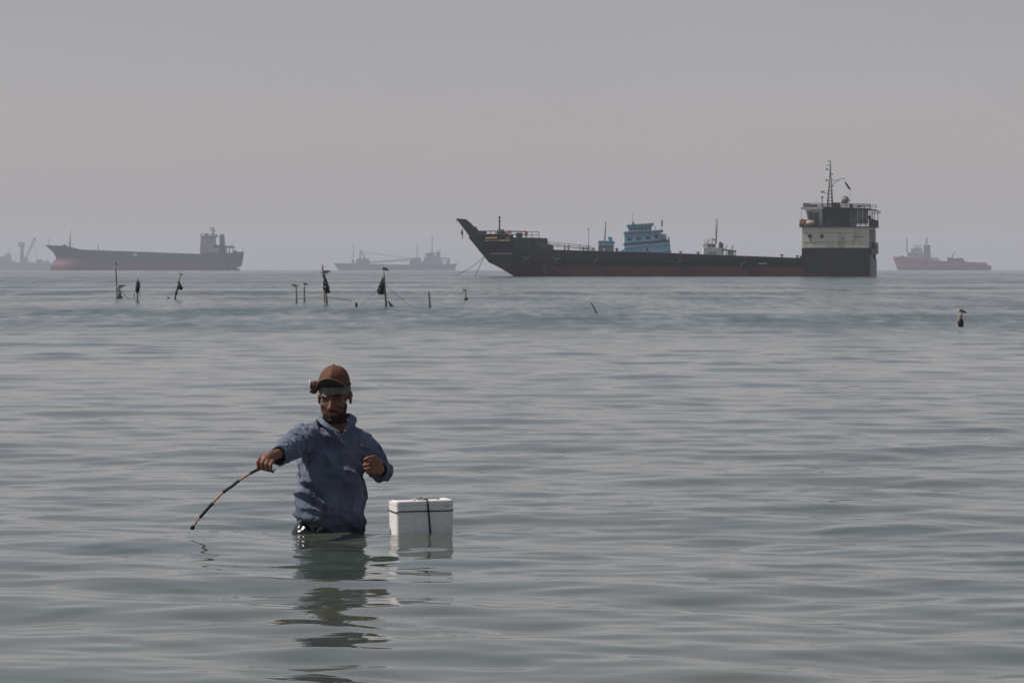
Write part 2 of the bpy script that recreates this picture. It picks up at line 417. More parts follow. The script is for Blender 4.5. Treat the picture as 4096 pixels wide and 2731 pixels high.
# ------------------------------------------------------------------ the landing craft
def landing_craft():
    S = Ship(640, 2760, R(-10)); B = 6.4
    root = empty('landing_craft', S.loc, S.yaw, label='long black and rust red landing craft with white banded stern tower', cat='ship')
    x, z = S.x, S.z
    top = z(948); 
    bow = [(-1.2, x(2110)), (z(1105), x(2058)), (z(1060), x(1985)), (z(1053), x(1962)), (z(948), x(1883)), (z(870), x(1826))]
    stern = [(-1.2, x(3480)), (z(1105), x(3484)), (z(1030), x(3486)), (z(900), x(3488))]
    LX = x(3487) - x(1962)
    def hb(dist, zz):
        a = min(1.0, max(0, dist) / (.15 * LX)); f = 1 - (1 - a) ** 2.0; v = (zz + 1.2) / (z(948) + 1.2)
        b = B * ((.10 + .25 * v) * (1 - f) + f)
        if a < 1: b *= (.55 + .45 * a + .45 * (1 - a) * v)
        return min(b, B) * (.93 if zz < -.6 else 1)
    bowx = lambda zz: interp(zz, [p[0] for p in bow], [p[1] for p in bow])
    tops = [(0, z(997)), (.176, z(998)), (.45, z(1010)), (.83, z(1033)), (1, z(1035))]
    def half(u, v):
        zt = interp(u, [p[0] for p in tops], [p[1] for p in tops]); zz = -1.2 + (zt + 1.2) * v
        return hb(u * (x(3486) - bowx(zz)), zz)
    mat = HULLMAT('landing_craft_sides', (.011, .014, .020), (.070, .025, .020), z(1064), slope=-.008, rust=(.10, .045, .025), rustamt=.35)
    hull = hull_mesh(bow, stern, tops, -1.2, half, nu=90, nv=16).build('hull', mat, root)
    fx = x(2137, -B); zf = z(997) - .02
    hull_mesh(bow, [(0, fx), (9, fx)], [(0, z(947)), (1, z(951))], zf, lambda u, v: hb(u * (fx - bowx(zf + (z(949) - zf) * v)), zf + (z(949) - zf) * v) + .01, nu=30, nv=8).build('forecastle',
        HULLMAT('forecastle_sides', (.013, .015, .018), (.01, .01, .01), -20, rustamt=.3, extra=(x(2056, -B), x(2150), z(1003), z(940), (.012, .045, .032))), root)
    MB().prism([(fx - .1, z(1000)), (fx - .1, z(974)), (fx + .2, z(974)), (x(2162, -B), z(984)), (x(2162, -B), z(1000))], -B - .02, B + .02).build('break_bulkhead', M_black, root)
    # raised horn at the bow
    MB().prism([S.xz(1827, 872), S.xz(1862, 875), S.xz(1880, 890), S.xz(1897, 908), S.xz(1925, 930), S.xz(1940, 948), S.xz(1884, 948)], -.75, .75).build('bow_horn', M_black, root)
    # bulwark with openings on the forecastle
    yb = -2.6
    bw = MB()
    for (a, b, c, d) in ((1890, 2000, 936, 949), (1925, 1958, 922, 937), (1990, 2064, 940, 949)):
        bw.box(x(a), x(b), yb, yb + .15, z(d), z(c))
    bw.prism([S.xz(1893, 926), S.xz(1905, 908), S.xz(1914, 905), S.xz(1926, 922), S.xz(1926, 937), S.xz(1908, 937)], yb, yb + .2)
    bw.build('bulwark', M_black, root)
    railing([(x(1920), yb, z(948)), (x(2000), yb - 1.4, z(949)), (x(2132), -B + .5, z(951))], 1.0, .95, 2, .055).build('forecastle_rail', M_dark, root)
    railing([(x(1920), -yb, z(948)), (x(2132), B - .5, z(951))], 1.0, 1.2, 2, .05).build('forecastle_rail', M_dark, root)
    for (a, b, c, d) in ((2127, 2134, 927, 945), (2056, 2067, 922, 934)):
        MB().box(x(a), x(b), -B + .3, -B + .9, z(d), z(c)).build('life_ring_box', M_orange, root)
    # winch
    wi = MB(); wi.tube([(x(1998), -1.6, z(930)), (x(2022), -1.6, z(930))], .52, 14); wi.box(x(1996), x(2000), -2.2, -1, z(948), z(926)); wi.box(x(2020), x(2024), -2.2, -1, z(948), z(926))
    wi.tube([(x(2026), -1.4, z(938)), (x(2038), -1.4, z(938))], .33, 12); wi.box(x(1998), x(2040), -2.1, -.9, z(950), z(941)).build('winch', M_black, root); MB().box(x(2074), x(2092), -1.6, -.6, z(952), z(931)).build('deck_locker', M_black, root)
    # foremast
    fm = MB(); fm.tube([(x(1998), 0, z(948)), (x(1998), 0, z(865))], [.15, .11], 8)
    for py, a, b in ((883, 1991, 2004), (870, 1994, 2003), (895, 1996, 2002)): fm.tube([(x(a), 0, z(py)), (x(b), 0, z(py))], .06, 5)
    fm.box(x(1994), x(2002), -.15, .15, z(868), z(864)); fm.build('foremast', M_dark, root)
    # hanging anchor and rope at the bow
    an = MB(); an.tube([(x(1853), -.9, z(912)), (x(1853), -.9, z(922))], .07, 6); an.ell((x(1852), -.9, z(929)), (.2, .2, .38), 10, 8); an.tube([(x(1854), -.9, z(934)), (x(1854), -.9, z(952))], .08, 6)
    an.build('anchor', M_rusty, root)
    MB().tube([(x(1829), 0, z(874)), (x(1826), 0, z(884)), (x(1824), 0, z(884))], .06, 5).build('shackle', M_dark, root)
    # two taut anchor lines
    def sag(p, q, s, n=14): return [tuple(Vector(p).lerp(Vector(q), i / n) - Vector((0, 0, s * 4 * (i / n) * (1 - i / n)))) for i in range(n + 1)]
    MB().tube(sag((x(1940), -.6, z(1025)), (x(1907), -2.0, -.1), .05), .055, 5).build('anchor_line', M_rope, root)
    MB().tube(sag((x(1935), .2, z(1028)), (x(1745), 14, -.1), .35), .05, 5).build('anchor_line', M_rope, root)
    # pale rubbing strips, draught marks and worn name on the bow
    def side_y(px, py):
        zz = z(py); yy = -3.0
        for _ in range(6): yy = -hb(x(px, yy) - bowx(zz), zz)
        return yy
    def strip(px0, px1, py0, py1, th, mat, name, n=8):
        """a raised strip that follows the curved side"""
        mb = MB(); rings = []
        for i in range(n + 1):
            px = px0 + (px1 - px0) * i / n; y0 = side_y(px, (py0 + py1) / 2) - .02
            # the near side shifts in the picture with its own offset
            xx = x(px, y0)
            rings.append([(xx, y0 - th, z(py1)), (xx, y0 + .3, z(py1)), (xx, y0 + .3, z(py0)), (xx, y0 - th, z(py0))])
        return mb.loft(rings, smooth=False).build(name, mat, root)
    strip(1940, 2042, 960, 963.5, .06, M_tan, 'rubbing_strip'); strip(1960, 2048, 1012.5, 1016, .06, M_tan, 'rubbing_strip')
    random.seed(3)
    px = 1942
    while px < 1985:                      # weathered, unreadable name
        w = random.uniform(2.0, 3.6); strip(px, px + w, 947.5 + random.uniform(0, 1), 955 - random.uniform(0, 1.2), .03, M_tan, 'name_lettering', 1); px += w + 1.3
    px = 2024
    while px < 2037: strip(px, px + 2.4, 951, 955.5, .03, M_tan, 'name_lettering', 1); px += 4
    for (a, b, py) in ((2090, 2105, 1031), (2200, 2226, 1033), (2660, 2700, 1047), (3035, 3068, 1054)):
        strip(a, b, py - (2 if a > 3000 else .8), py + (2 if a > 3000 else .8), .04, M_white if a > 3000 else M_grey, 'scupper_mark', 2)
    for i in range(6): strip(2172, 2183, 1062 + i * 6.5, 1064 + i * 6.5, .03, M_grey, 'draught_mark', 1)
    strip(1990, 3200, 1043, 1045, .10, M_black, 'fender_rail', 60)
    for px, py in ((2118, 1045), (2236, 1048), (2392, 1052), (2722, 1058), (2980, 1064)):
        y0 = side_y(px, py); xx = x(px, y0)
        t = ringmesh(xx, y0 - .3, z(py), .42, .2).build('tyre_fender', M_tyre, root)
        MB().tube([(xx, y0 - .3, z(py) + .5), (xx, y0 + .1, z(py) + 2.0)], .03, 5).build('lashing', M_rope, t)
    # deck fittings over the low bulwark
    railing([(x(2165), B - .4, z(985)), (x(2340), B - .4, z(1005))], .85, 1.6, 3, .05).build('deck_rail', M_grey, root)
    MB().tube([(x(2140), B - 1.5, z(972)), (x(2270), B - 1.5, z(990)), (x(2335), B - 1.5, z(994))], .07, 6).build('deck_pipe', M_grey, root)
    for px, py in ((2262, 995), (2277, 995), (2336, 1001), (2353, 1001), (2374, 1003), (2468, 1006)):
        mb = MB(); mb.tube([(x(px), -1, z(py + 12)), (x(px), -1, z(py - 5))], .17, 8); mb.ell((x(px), -1, z(py - 10)), (.2, .2, .2), 8, 6); mb.build('ventilator', M_grey, root)
    for px, py in ((2722, 1011), (2792, 1013), (3127, 1023), (3189, 1027)):
        yb = -B + .35; xx = x(px, yb)
        mb = MB(); mb.tube([(xx, yb, z(py + 14)), (xx, yb, z(py - 2))], .13, 8); mb.ell((xx, yb, z(py - 3)), (.34, .2, .09), 10, 6); mb.build('mooring_bitt', M_dark, root)
    # ---------------- stern tower
    z = lambda py: CAMZ - (py - PY0) * 631.0 / F - S.z0
    Y = -B + .02; xa, xb = x(3207, Y), x(3461, Y); YB = B - .02
    ab = MB(); ab.prism([(xa - .0, z(1036)), (xa, z(992)), (x(3489) + .02, z(992)), (x(3489) + .02, -.9), (xa + .8, -.9)], Y - .08, YB + .08)
    ab.prism([(xa - .9, z(1034)), (xa - .35, z(1030)), (xa + .02, z(1018)), (xa + .3, z(1018)), (xa + .3, z(1036))], Y - .07, YB + .07)
    aft = ab.build('stern_block', HULLMAT('stern_block_paint', (.012, .014, .018), (.03, .014, .012), z(1092), rustamt=.25), root)
    # white storey with rust streaks
    mw = HULLMAT('white_tower_paint', (.66, .60, .48), (.66, .60, .48), -50, rust=(.26, .13, .05), rustamt=.9, scale=.7)
    wt = MB(); x1 = x(3489)
    wt.box(xa + .03, x1 - 2.0, Y, YB, z(991), z(909)); wt.box(x1 - 2.0, x1, Y + 0.0, Y + .35, z(991), z(909)); wt.box(x1 - 2.0, x1, YB - .35, YB, z(991), z(909))
    wt.box(x1 - 2.0, x1, Y + .35, YB - .35, z(920), z(909))
    tower = wt.build('white_storey', mw, root)
    for px, py in ((3240, 945), (3287, 945)):
        xx = x(px, Y)
        p = disc(xx, Y - .05, z(py), .24, .1).build('porthole', M_glass, root); ringmesh(xx, Y - .05, z(py), .26, .06).build('rim', M_dark, p)
    MB().box(x(3240, Y), x(3244, Y), Y - .06, Y + .1, z(966), z(956)).build('deck_light', M_dark, root)
    MB().box(x(3408, Y), x(3457, Y), Y - .05, Y + .1, z(948.5), z(946.8)).build('doubler_strip', M_rusty, root)
    for zz in (z(932), z(970)): MB().box(xa + .2, x1 - 2.2, Y - .025, Y + .05, zz - .03, zz + .03).build('weld_seam', M_grey, root)
    # stern face: gallery, platform and rudder trunk
    MB().box(x1 + .02, x1 + .45, Y + .2, YB - .2, z(1016), z(996)).build('stern_platform', M_dark, root)
    MB().box(x1 + .02, x1 + .48, Y + .5, YB - .5, z(1000), z(996.5)).build('stern_name_board', M_tan, root)
    railing([(x1 + .4, Y + .3, z(996)), (x1 + .4, YB - .3, z(996))], 1.0, 1.2, 2, .05).build('stern_rail', M_dark, root)
    MB().box(x1 + .03, x1 + .2, Y + .6, YB - .3, -.4, z(1038)).build('transom_plate', M_grey, root)
    for yy in (-3, 0.5, 3.5): MB().box(x1 + .03, x1 + .25, yy - .45, yy + .45, z(1037), z(1018)).build('stern_opening', M_white if yy < -1 else M_dark, root)
    l = MB().ell((x1 - .6, Y + 1.9, z(934)), (.35, .5, .2), 12, 8).build('stern_lamp_housing', M_white, root)
    # bridge deck
    zb_ = z(909)
    MB().box(x(3197, Y), x(3516, YB), Y - .35, YB + .35, zb_, zb_ + .14).build('bridge_deck', M_dark, root)
    # black funnel casing
    MB().prism([(x(3290, Y), zb_ + .14), (x(3290, Y), z(828)), (x(3397, Y), z(833)), (x(3397, Y), zb_ + .14)], Y, YB).build('funnel_casing', M_black, root)
    MB().box(x(3313, Y), x(3321, Y), Y - .04, Y + .05, z(881), z(878)).build('casing_mark', M_grey, root)
    # wheelhouse leaning forward
    wh = MB(); xf0, xf1 = x(3230, Y), x(3222, Y); xr = x(3289, Y)
    wh.prism([(xf0 + .12, zb_ + .14), (xf0, z(880)), (xf1, z(838)), (xr, z(836)), (xr, zb_ + .14)], Y + .15, YB - .15)
    wheel = wh.build('wheelhouse', M_cream, root)
    for (a, b, c, d, nm) in ((3233, 3252, 849, 880, 'window'), (3255, 3275, 850, 906, 'door')):
        p = MB().box(x(a, Y), x(b, Y), Y + .08, Y + .2, z(d), z(c)).build(nm, M_glass, root)
    for i in range(5): MB().hexa([(xf0 - .1, -4.7 + i * 2, z(876)), (xf0 + .1, -4.7 + i * 2, z(876)), (xf0 + .1, -3.1 + i * 2, z(876)), (xf0 - .1, -3.1 + i * 2, z(876)),
                                  (xf1 - .1, -4.7 + i * 2, z(848)), (xf1 + .15, -4.7 + i * 2, z(848)), (xf1 + .15, -3.1 + i * 2, z(848)), (xf1 - .1, -3.1 + i * 2, z(848))]).build('window', M_glass, root)
    MB().prism([(x(3207, Y), z(838)), (x(3203, Y), z(829)), (x(3292, Y), z(827)), (x(3292, Y), z(837)), (x(3222, Y), z(842))], Y - .2, YB + .2).build('wheelhouse_roof', M_cream, root)
    # covered lifeboat by the wheelhouse
    lb = MB(); lb.ell((x(3242, Y), Y - .25, z(892)), (.75, .42, .42), 16, 10); lb.build('rescue_boat', MAT('faded_orange', (.45, .33, .25), .6, .2, 2), root)
    MB().box(x(3224, Y), x(3258, Y), Y - .35, Y - .1, zb_ + .14, z(899)).build('boat_cradle', M_dark, root)
    # tarpaulin screens aft of the casing
    tp = MB()
    for i in range(7):
        a = 3398 + i * 10.6; tp.prism([(x(a, Y), zb_ + .5), (x(a, Y), z(834)), (x(a + 10, Y), z(835)), (x(a + 10, Y), zb_ + .5)], Y + .1 + .06 * (i % 2), Y + .2 + .06 * (i % 2))
    tp.build('tarpaulin_screen', MAT('grey_tarpaulin', (.10, .10, .11), .8, .5, .9, stretch=(3, 1, .4)), root)
    # awning roof with posts
    MB().prism([(x(3290, Y), z(833)), (x(3290, Y), z(828)), (x(3472, Y), z(834)), (x(3522, YB), z(843)), (x(3522, YB), z(846)), (x(3470, Y), z(840))], Y - .3, YB + .3).build('awning', M_dark, root)
    for px in (3490, 3511):
        for yy in (Y + .1, 0, YB - .1): MB().tube([(x(px, YB), yy, zb_ + .1), (x(px, YB), yy, z(843))], .06, 6).build('awning_post', M_grey, root)
    MB().tube([(x(3487, YB), YB - .1, z(850)), (x(3523, YB), YB - .1, z(850))], .06, 6).build('awning_beam', M_grey, root)
    MB().tube([(x(3205, Y), Y - .2, zb_), (x(3205, Y), Y - .2, z(830))], .04, 6).build('roof_post', M_grey, root)
    railing([(x(3199, Y), Y - .25, zb_), (x(3290, Y), Y - .25, zb_)], 1.15, .85, 3, .05).build('bridge_rail', M_dark, root)
    railing([(x(3398, Y), Y - .25, zb_), (x(3512, YB), Y - .25, zb_)], 1.15, .85, 3, .05).build('bridge_rail', M_dark, root)
    railing([(x(3512, YB), Y - .25, zb_), (x(3512, YB), YB + .2, zb_)], 1.15, 1.1, 3, .05).build('bridge_rail', M_dark, root)
    railing([(x(3199, Y), Y - .2, zb_), (x(3199, Y), YB + .2, zb_)], 1.15, 1.1, 3, .05).build('bridge_rail', M_dark, root)
    MB().box(x(3199, Y), x(3214, Y), Y - .2, Y + .4, zb_ + .1, zb_ + .5).build('liferaft_box', M_black, root)
    ringmesh(x(3210, Y), Y - .32, z(884), .26, .08).build('life_ring', M_orange, root)
    st = MB(); st.box(x(3474, Y), x(3492, Y), Y + .3, Y + 1.2, zb_ + .1, z(876)); st.tube([(x(3476, Y), Y + .6, z(876)), (x(3476, Y), Y + .6, z(864))], .2, 8); st.build('deck_locker', M_black, root)
    # monkey island: rails, raft, mast, tank
    zr = z(829)
    for yy in (Y, YB): railing([(x(3213, Y), yy, zr), (x(3478, Y), yy, z(833))], .62, .95, 2, .05).build('roof_rail', M_dark, root)
    railing([(x(3213, Y), Y, zr), (x(3213, Y), YB, zr)], .62, 1.1, 2, .05).build('roof_rail', M_dark, root)
    MB().tube([(x(3236, Y), Y + .7, z(824)), (x(3268, Y), Y + .7, z(824))], .2, 10).build('liferaft_canister', M_black, root)
    MB().box(x(3318, Y), x(3343, Y), -1.0, 1.0, zr - .1, z(809)).build('mast_house', M_black, root)
    MB().box(x(3386, Y), x(3394, Y), -1.0, 0.2, zr - .1, z(815)).build('roof_locker', M_dark, root)
    MB().tube([(x(3436, Y), Y + .2, z(830)), (x(3445, Y), Y + .2, z(821))], .13, 8).build('fire_monitor', M_black, root)
    mx_ = x(3319, 0)
    ms = MB()
    for sx_, sy_ in ((-.4, -.4), (.4, -.4), (-.4, .4), (.4, .4)): ms.tube([(mx_ + sx_, sy_, zr), (mx_ + .06 + sx_ * .28, sy_ * .28, z(705))], .11, 6)
    for i in range(9):
        t = i / 9; e = .4 * (1 - t * .72); zz = zr + (z(705) - zr) * t
        ms.tube([(mx_ - e, -e, zz), (mx_ + e, -e, zz)], .06, 5); ms.tube([(mx_ - e, e, zz), (mx_ + e, e, zz)], .06, 5)
    ms.tube([(mx_ + .06, 0, z(708)), (mx_ + .08, 0, z(641))], [.14, .1], 8)
    mast = ms.build('mast', MAT('mast_paint', (.17, .165, .155), .6, .25, 1), root)
    for (py, a, b) in ((641, 3309, 3322), (659, 3304, 3322), (676, 3303, 3316), (694, 3322, 3333), (720, 3301, 3326), (743, 3322, 3335)):
        MB().tube([(x(a, 0), 0, z(py)), (x(b, 0), 0, z(py))], .06, 6).build('yard_arm', M_dark, mast)
    for (px, py, mm) in ((3306, 674, M_grey), (3305, 717, M_orange), (3327, 741, M_dark)):
        MB().ell((x(px, 0), 0, z(py)), (.13, .13, .2), 10, 6).build('mast_lamp', mm, mast)
    rd = MB(); rd.tube([(x(3296, 0), 0, z(771)), (x(3312, 0), 0, z(772))], .05, 5); rd.box(x(3283, 0), x(3297, 0), -.35, .35, z(770), z(762)); rd.build('searchlight', M_tan, mast)
    MB().tube([(x(3322, 0), 0, z(720)), (x(3345, 0), 0, z(719)), (x(3376, 0), 0, z(712))], .05, 5).build('gaff', M_dark, mast)
    MB().tube([(x(3330, 0), 0, z(737)), (x(3345, 0), 0, z(724)), (x(3356, 0), 0, z(719))], .035, 5).build('gaff_stay', M_dark, mast)
    MB().tube([(x(3376, 0), 0, z(712)), (x(3380, 0), 0, z(724)), (x(3400, 0), 0, z(755)), (x(3401, 0), 0, z(812))], .02, 4).build('halyard', M_rope, mast)
    MB().tube([(x(3379, 0), 0, z(723)), (x(3384, 0), -.04, z(733)), (x(3392, 0), .04, z(746)), (x(3401, 0), 0, z(756))], [.05, .15, .17, .12], 8).build('furled_flag', M_black, mast)
    MB().tube([(x(3391, 0), 0, z(788)), (x(3397, 0), 0, z(803))], [.05, .13], 6).build('signal_shape', M_grey, mast)
    tk = MB(); tk.tube([(x(3367, Y), -1.5, z(812)), (x(3367, Y), -1.5, z(787))], .58, 18); tk.tube([(x(3367, Y), -1.5, z(787)), (x(3367, Y), -1.5, z(783))], [.58, .25], 18)
    tk.build('water_tank', MAT('grey_tank', (.22, .21, .20), .6, .2, 1), root)
    lp = MB(); lp.tube([(x(3277, Y), -2, zr), (x(3277, Y), -2, z(792))], .1, 8); lp.ell((x(3277, Y), -2, z(788)), (.22, .22, .2), 10, 8); lp.build('compass_post', M_grey, root)
    for px in (3252, 3258): MB().tube([(x(px, Y), -3, zr), (x(px, Y), -3, z(800))], .02, 4).build('whip_aerial', M_grey, root)
    return root
landing_craft()

# ------------------------------------------------------------------ blue wooden cargo dhow behind it
def blue_dhow():
    S = Ship(900, 2560, 0); x, z = S.x, S.z
    root = empty('cargo_dhow', S.loc, 0, label='pale blue wooden cargo dhow with tiered stern house behind the landing craft', cat='boat')
    q = lambda X, Y: S.xz(2450 + X / 8.711, 860 + Y / 8.711)
    W = 4.2
    bow = [(-2, x(2390)), (0, x(2370)), (z(1020), x(2345))]; stern = [(-2, x(2670)), (0, x(2676)), (z(1005), x(2682))]
    hull_mesh(bow, stern, [(0, z(1016)), (.35, z(1022)), (.7, z(1016)), (1, z(1003))], -2, lambda u, v: W * min(1, (u / .3) ** .6 + .02) * (.55 + .45 * v), 40, 8).build('hull', MAT('dhow_planks', (.10, .26, .38), .6, .2, .6, stretch=(.3, 1, 3)), root)
    # lower storey, sheer rising aft
    MB().prism([q(395, 1400), q(395, 1062), q(1975, 935), q(2000, 1400)], -W, W).build('lower_storey', M_blue, root)
    MB().prism([q(230, 1330), q(260, 1250), q(395, 1170), q(395, 1400)], -W * .95, W * .95).build('sheer_bulwark', M_blue, root)
    MB().prism([q(390, 1062), q(390, 990), q(1960, 860), q(1965, 935)], -W + .25, W - .25).build('side_walkway', MAT('walkway_dark_wood', (.05, .075, .10), .7, .2, 1), root)  # walkway band in a darker tone than the storeys
    MB().prism([q(395, 988), q(400, 690), q(1650, 600), q(1650, 886)], -W + .3, W - .3).build('upper_storey', M_blue, root)
    for (l0, r0, l1, r1) in ((1165, 1035, 1190, 1060), (1062, 938, 1075, 950)):
        MB().prism([q(392, l0), q(1980, r0), q(1980, r1), q(392, l1)], -W - .12, -W + .05).build('rubbing_strake', M_blue2, root)
    MB().prism([q(395, 765), q(1660, 672), q(1660, 692), q(395, 788)], -W + .15, -W + .35).build('rubbing_strake', M_blue2, root)
    MB().prism([q(1450, 1310), q(2000, 1240), q(2000, 1290), q(1450, 1350)], -W - .12, -W + .05).build('rubbing_strake', M_teal, root)
    for (X, Y, rx, ry) in ((580, 858, 80, 45), (890, 838, 98, 48), (1225, 808, 98, 48)):
        cx_, cz_ = q(X, Y); d_ = disc(cx_, -W + .22, cz_, rx * .1 * S.k * 10 / 8.711, .15, 20, ry / rx)
        o = d_.build('window', M_glass, root); ringmesh(cx_, -W + .25, cz_, rx * S.k / 8.711, .05, 20, 6, ry / rx).build('frame', M_blue2, o)
    MB().prism([q(1420, 700), q(1575, 690), q(1575, 840), q(1500, 835), q(1430, 775)], -W + .22, -W + .4).build('doorway', M_glass, root)
    for (X, Y) in ((575, 1245), (900, 1215), (1230, 1213), (1560, 1180), (1870, 1140)):
        cx_, cz_ = q(X, Y); o = ringmesh(cx_, -W - .02, cz_, 95 * S.k / 8.711, .06, 20, 6, .55).build('carved_oval', M_blue2, root)
        if X == 1230:
            disc(cx_, -W - .04, cz_, 92 * S.k / 8.711, .08, 18, .55).build('pane', M_glass, o)
            MB().box(cx_ - .02, cx_ + .55, -W - .1, -W - .02, cz_ - .2, cz_ + .25).build('lit_patch', M_white, o)  # white patch paints the lit part of this oval window
    # top deck bulwark and awninged steering house
    MB().prism([q(395, 692), q(395, 590), q(1400, 545), q(1740, 520), q(1735, 615), q(1000, 660)], -W + .1, W - .1).build('top_bulwark', M_blue2, root)
    MB().box(*[q(740, 0)[0], q(1440, 0)[0]], -W + .02, -W + .2, q(0, 625)[1], q(0, 590)[1]).build('white_band', M_grey, root)
    MB().box(q(1480, 0)[0], q(1650, 0)[0], -W + .0, -W + .2, q(0, 600)[1], q(0, 540)[1]).build('teal_panel', M_teal, root)
    MB().prism([q(540, 560), q(600, 430), q(1345, 400), q(1340, 530)], -W + 1.0, W - 1.0).build('steering_house', M_cream, root)
    for X in (560, 650, 770, 900, 1010, 1130, 1300):
        MB().box(q(X - 28, 0)[0], q(X + 22, 0)[0], -W + .85, -W + 1.05, q(0, 575)[1], q(0, 430)[1]).build('awning_post', M_blue2, root)
    MB().prism([q(490, 350), q(1400, 285), q(1430, 330), q(1345, 420), q(600, 475), q(500, 410)], -W + .4, W - .4).build('awning', M_teal, root)
    for i in range(5):
        MB().box(q(800 + i * 115, 0)[0], q(845 + i * 115, 0)[0], -W + .33, -W + .5, q(0, 362 - i * 9)[1], q(0, 340 - i * 9)[1]).build('awning_cutout', M_white, root)
    MB().tube([(q(1420, 0)[0], -W + .5, q(0, 330)[1]), (q(1490, 0)[0], -W + .5, q(0, 520)[1])], .1, 6).build('awning_brace', M_white, root)
    tk = MB(); tk.tube([(q(1750, 0)[0], -1.0, q(0, 880)[1]), (q(1750, 0)[0], -1.0, q(0, 690)[1]), (q(1750, 0)[0], -1.0, q(0, 660)[1])], [.85, .85, .6], 18); tk.build('water_tank', M_white, root)
    MB().tube([(q(1950, 0)[0], -2, q(0, 870)[1]), (q(1950, 0)[0], -2, q(0, 760)[1])], .14, 8).build('stern_post', M_grey, root)
    MB().tube([(q(1705, 0)[0], -1, q(0, 560)[1]), (q(1715, 0)[0], -1, q(0, 165)[1])], .05, 6).build('flagpole', M_grey, root)
    for (a, b, m) in ((170, 255, M_grey), (255, 330, M_red), (330, 390, M_dark)):
        MB().prism([q(1690, a), q(1740, a + 12), q(1745, b + 8), q(1692, b)], -1.05, -.98).build('flag', m, root)
    MB().tube([(q(700, 0)[0], 0, q(0, 340)[1]), (q(700, 0)[0], 0, q(0, -90)[1])], .05, 6).build('whip_aerial', M_grey, root)
    MB().ell((q(715, 0)[0], 0, q(0, 285)[1]), (.32, .32, .4), 10, 8).build('radar_dome', MAT('brass_dome', (.2, .19, .10), .5), root)
    # forward cabin
    p = lambda X, Y: S.xz(2350 + X / 3.36, 840 + Y / 3.36)
    MB().prism([p(145, 640), p(145, 470), p(350, 470), p(350, 640)], -2.2, 2.2).build('fore_cabin', MAT('cabin_grey', (.16, .15, .16), .7, .2, 1), root)
    MB().prism([p(150, 472), p(150, 455), p(345, 455), p(345, 472)], -2.25, 2.25).build('cabin_band', M_white, root)
    MB().prism([p(140, 455), p(146, 415), p(350, 418), p(366, 440), p(355, 460), p(340, 455)], -2.5, 2.5).build('cabin_roof', M_teal, root)
    MB().prism([p(200, 570), p(200, 515), p(232, 515), p(232, 570)], -2.3, -2.15).build('cabin_window', M_white, root)
    MB().tube([(p(232, 0)[0], 0, p(0, 420)[1]), (p(242, 0)[0], 0, p(0, 175)[1])], .16, 8).build('foremast', M_grey, root)
    MB().ell((p(242, 0)[0], 0, p(0, 172)[1]), (.25, .25, .18), 8, 6).build('mast_lamp', M_tan, root)
    MB().prism([p(275, 395), p(280, 362), p(320, 362), p(335, 385), p(330, 420), p(300, 418)], -.2, .2).build('satellite_dish', M_teal, root)
    mm = MB().tube([(p(15, 0)[0], 1, p(0, 640)[1]), (p(15, 0)[0], 1, p(0, 245)[1])], .09, 6).build('jackstaff', M_grey, root)
    MB().box(p(5, 0)[0], p(25, 0)[0], .9, 1.1, p(0, 262)[1], p(0, 252)[1]).build('lamp_bracket', M_grey, mm)
    for X, a in ((85, 510), (398, 515)): MB().tube([(p(X, 0)[0], -1, p(0, 640)[1]), (p(X, 0)[0], -1, p(0, a)[1])], .26, 10).build('deck_post', M_grey, root)
blue_dhow()

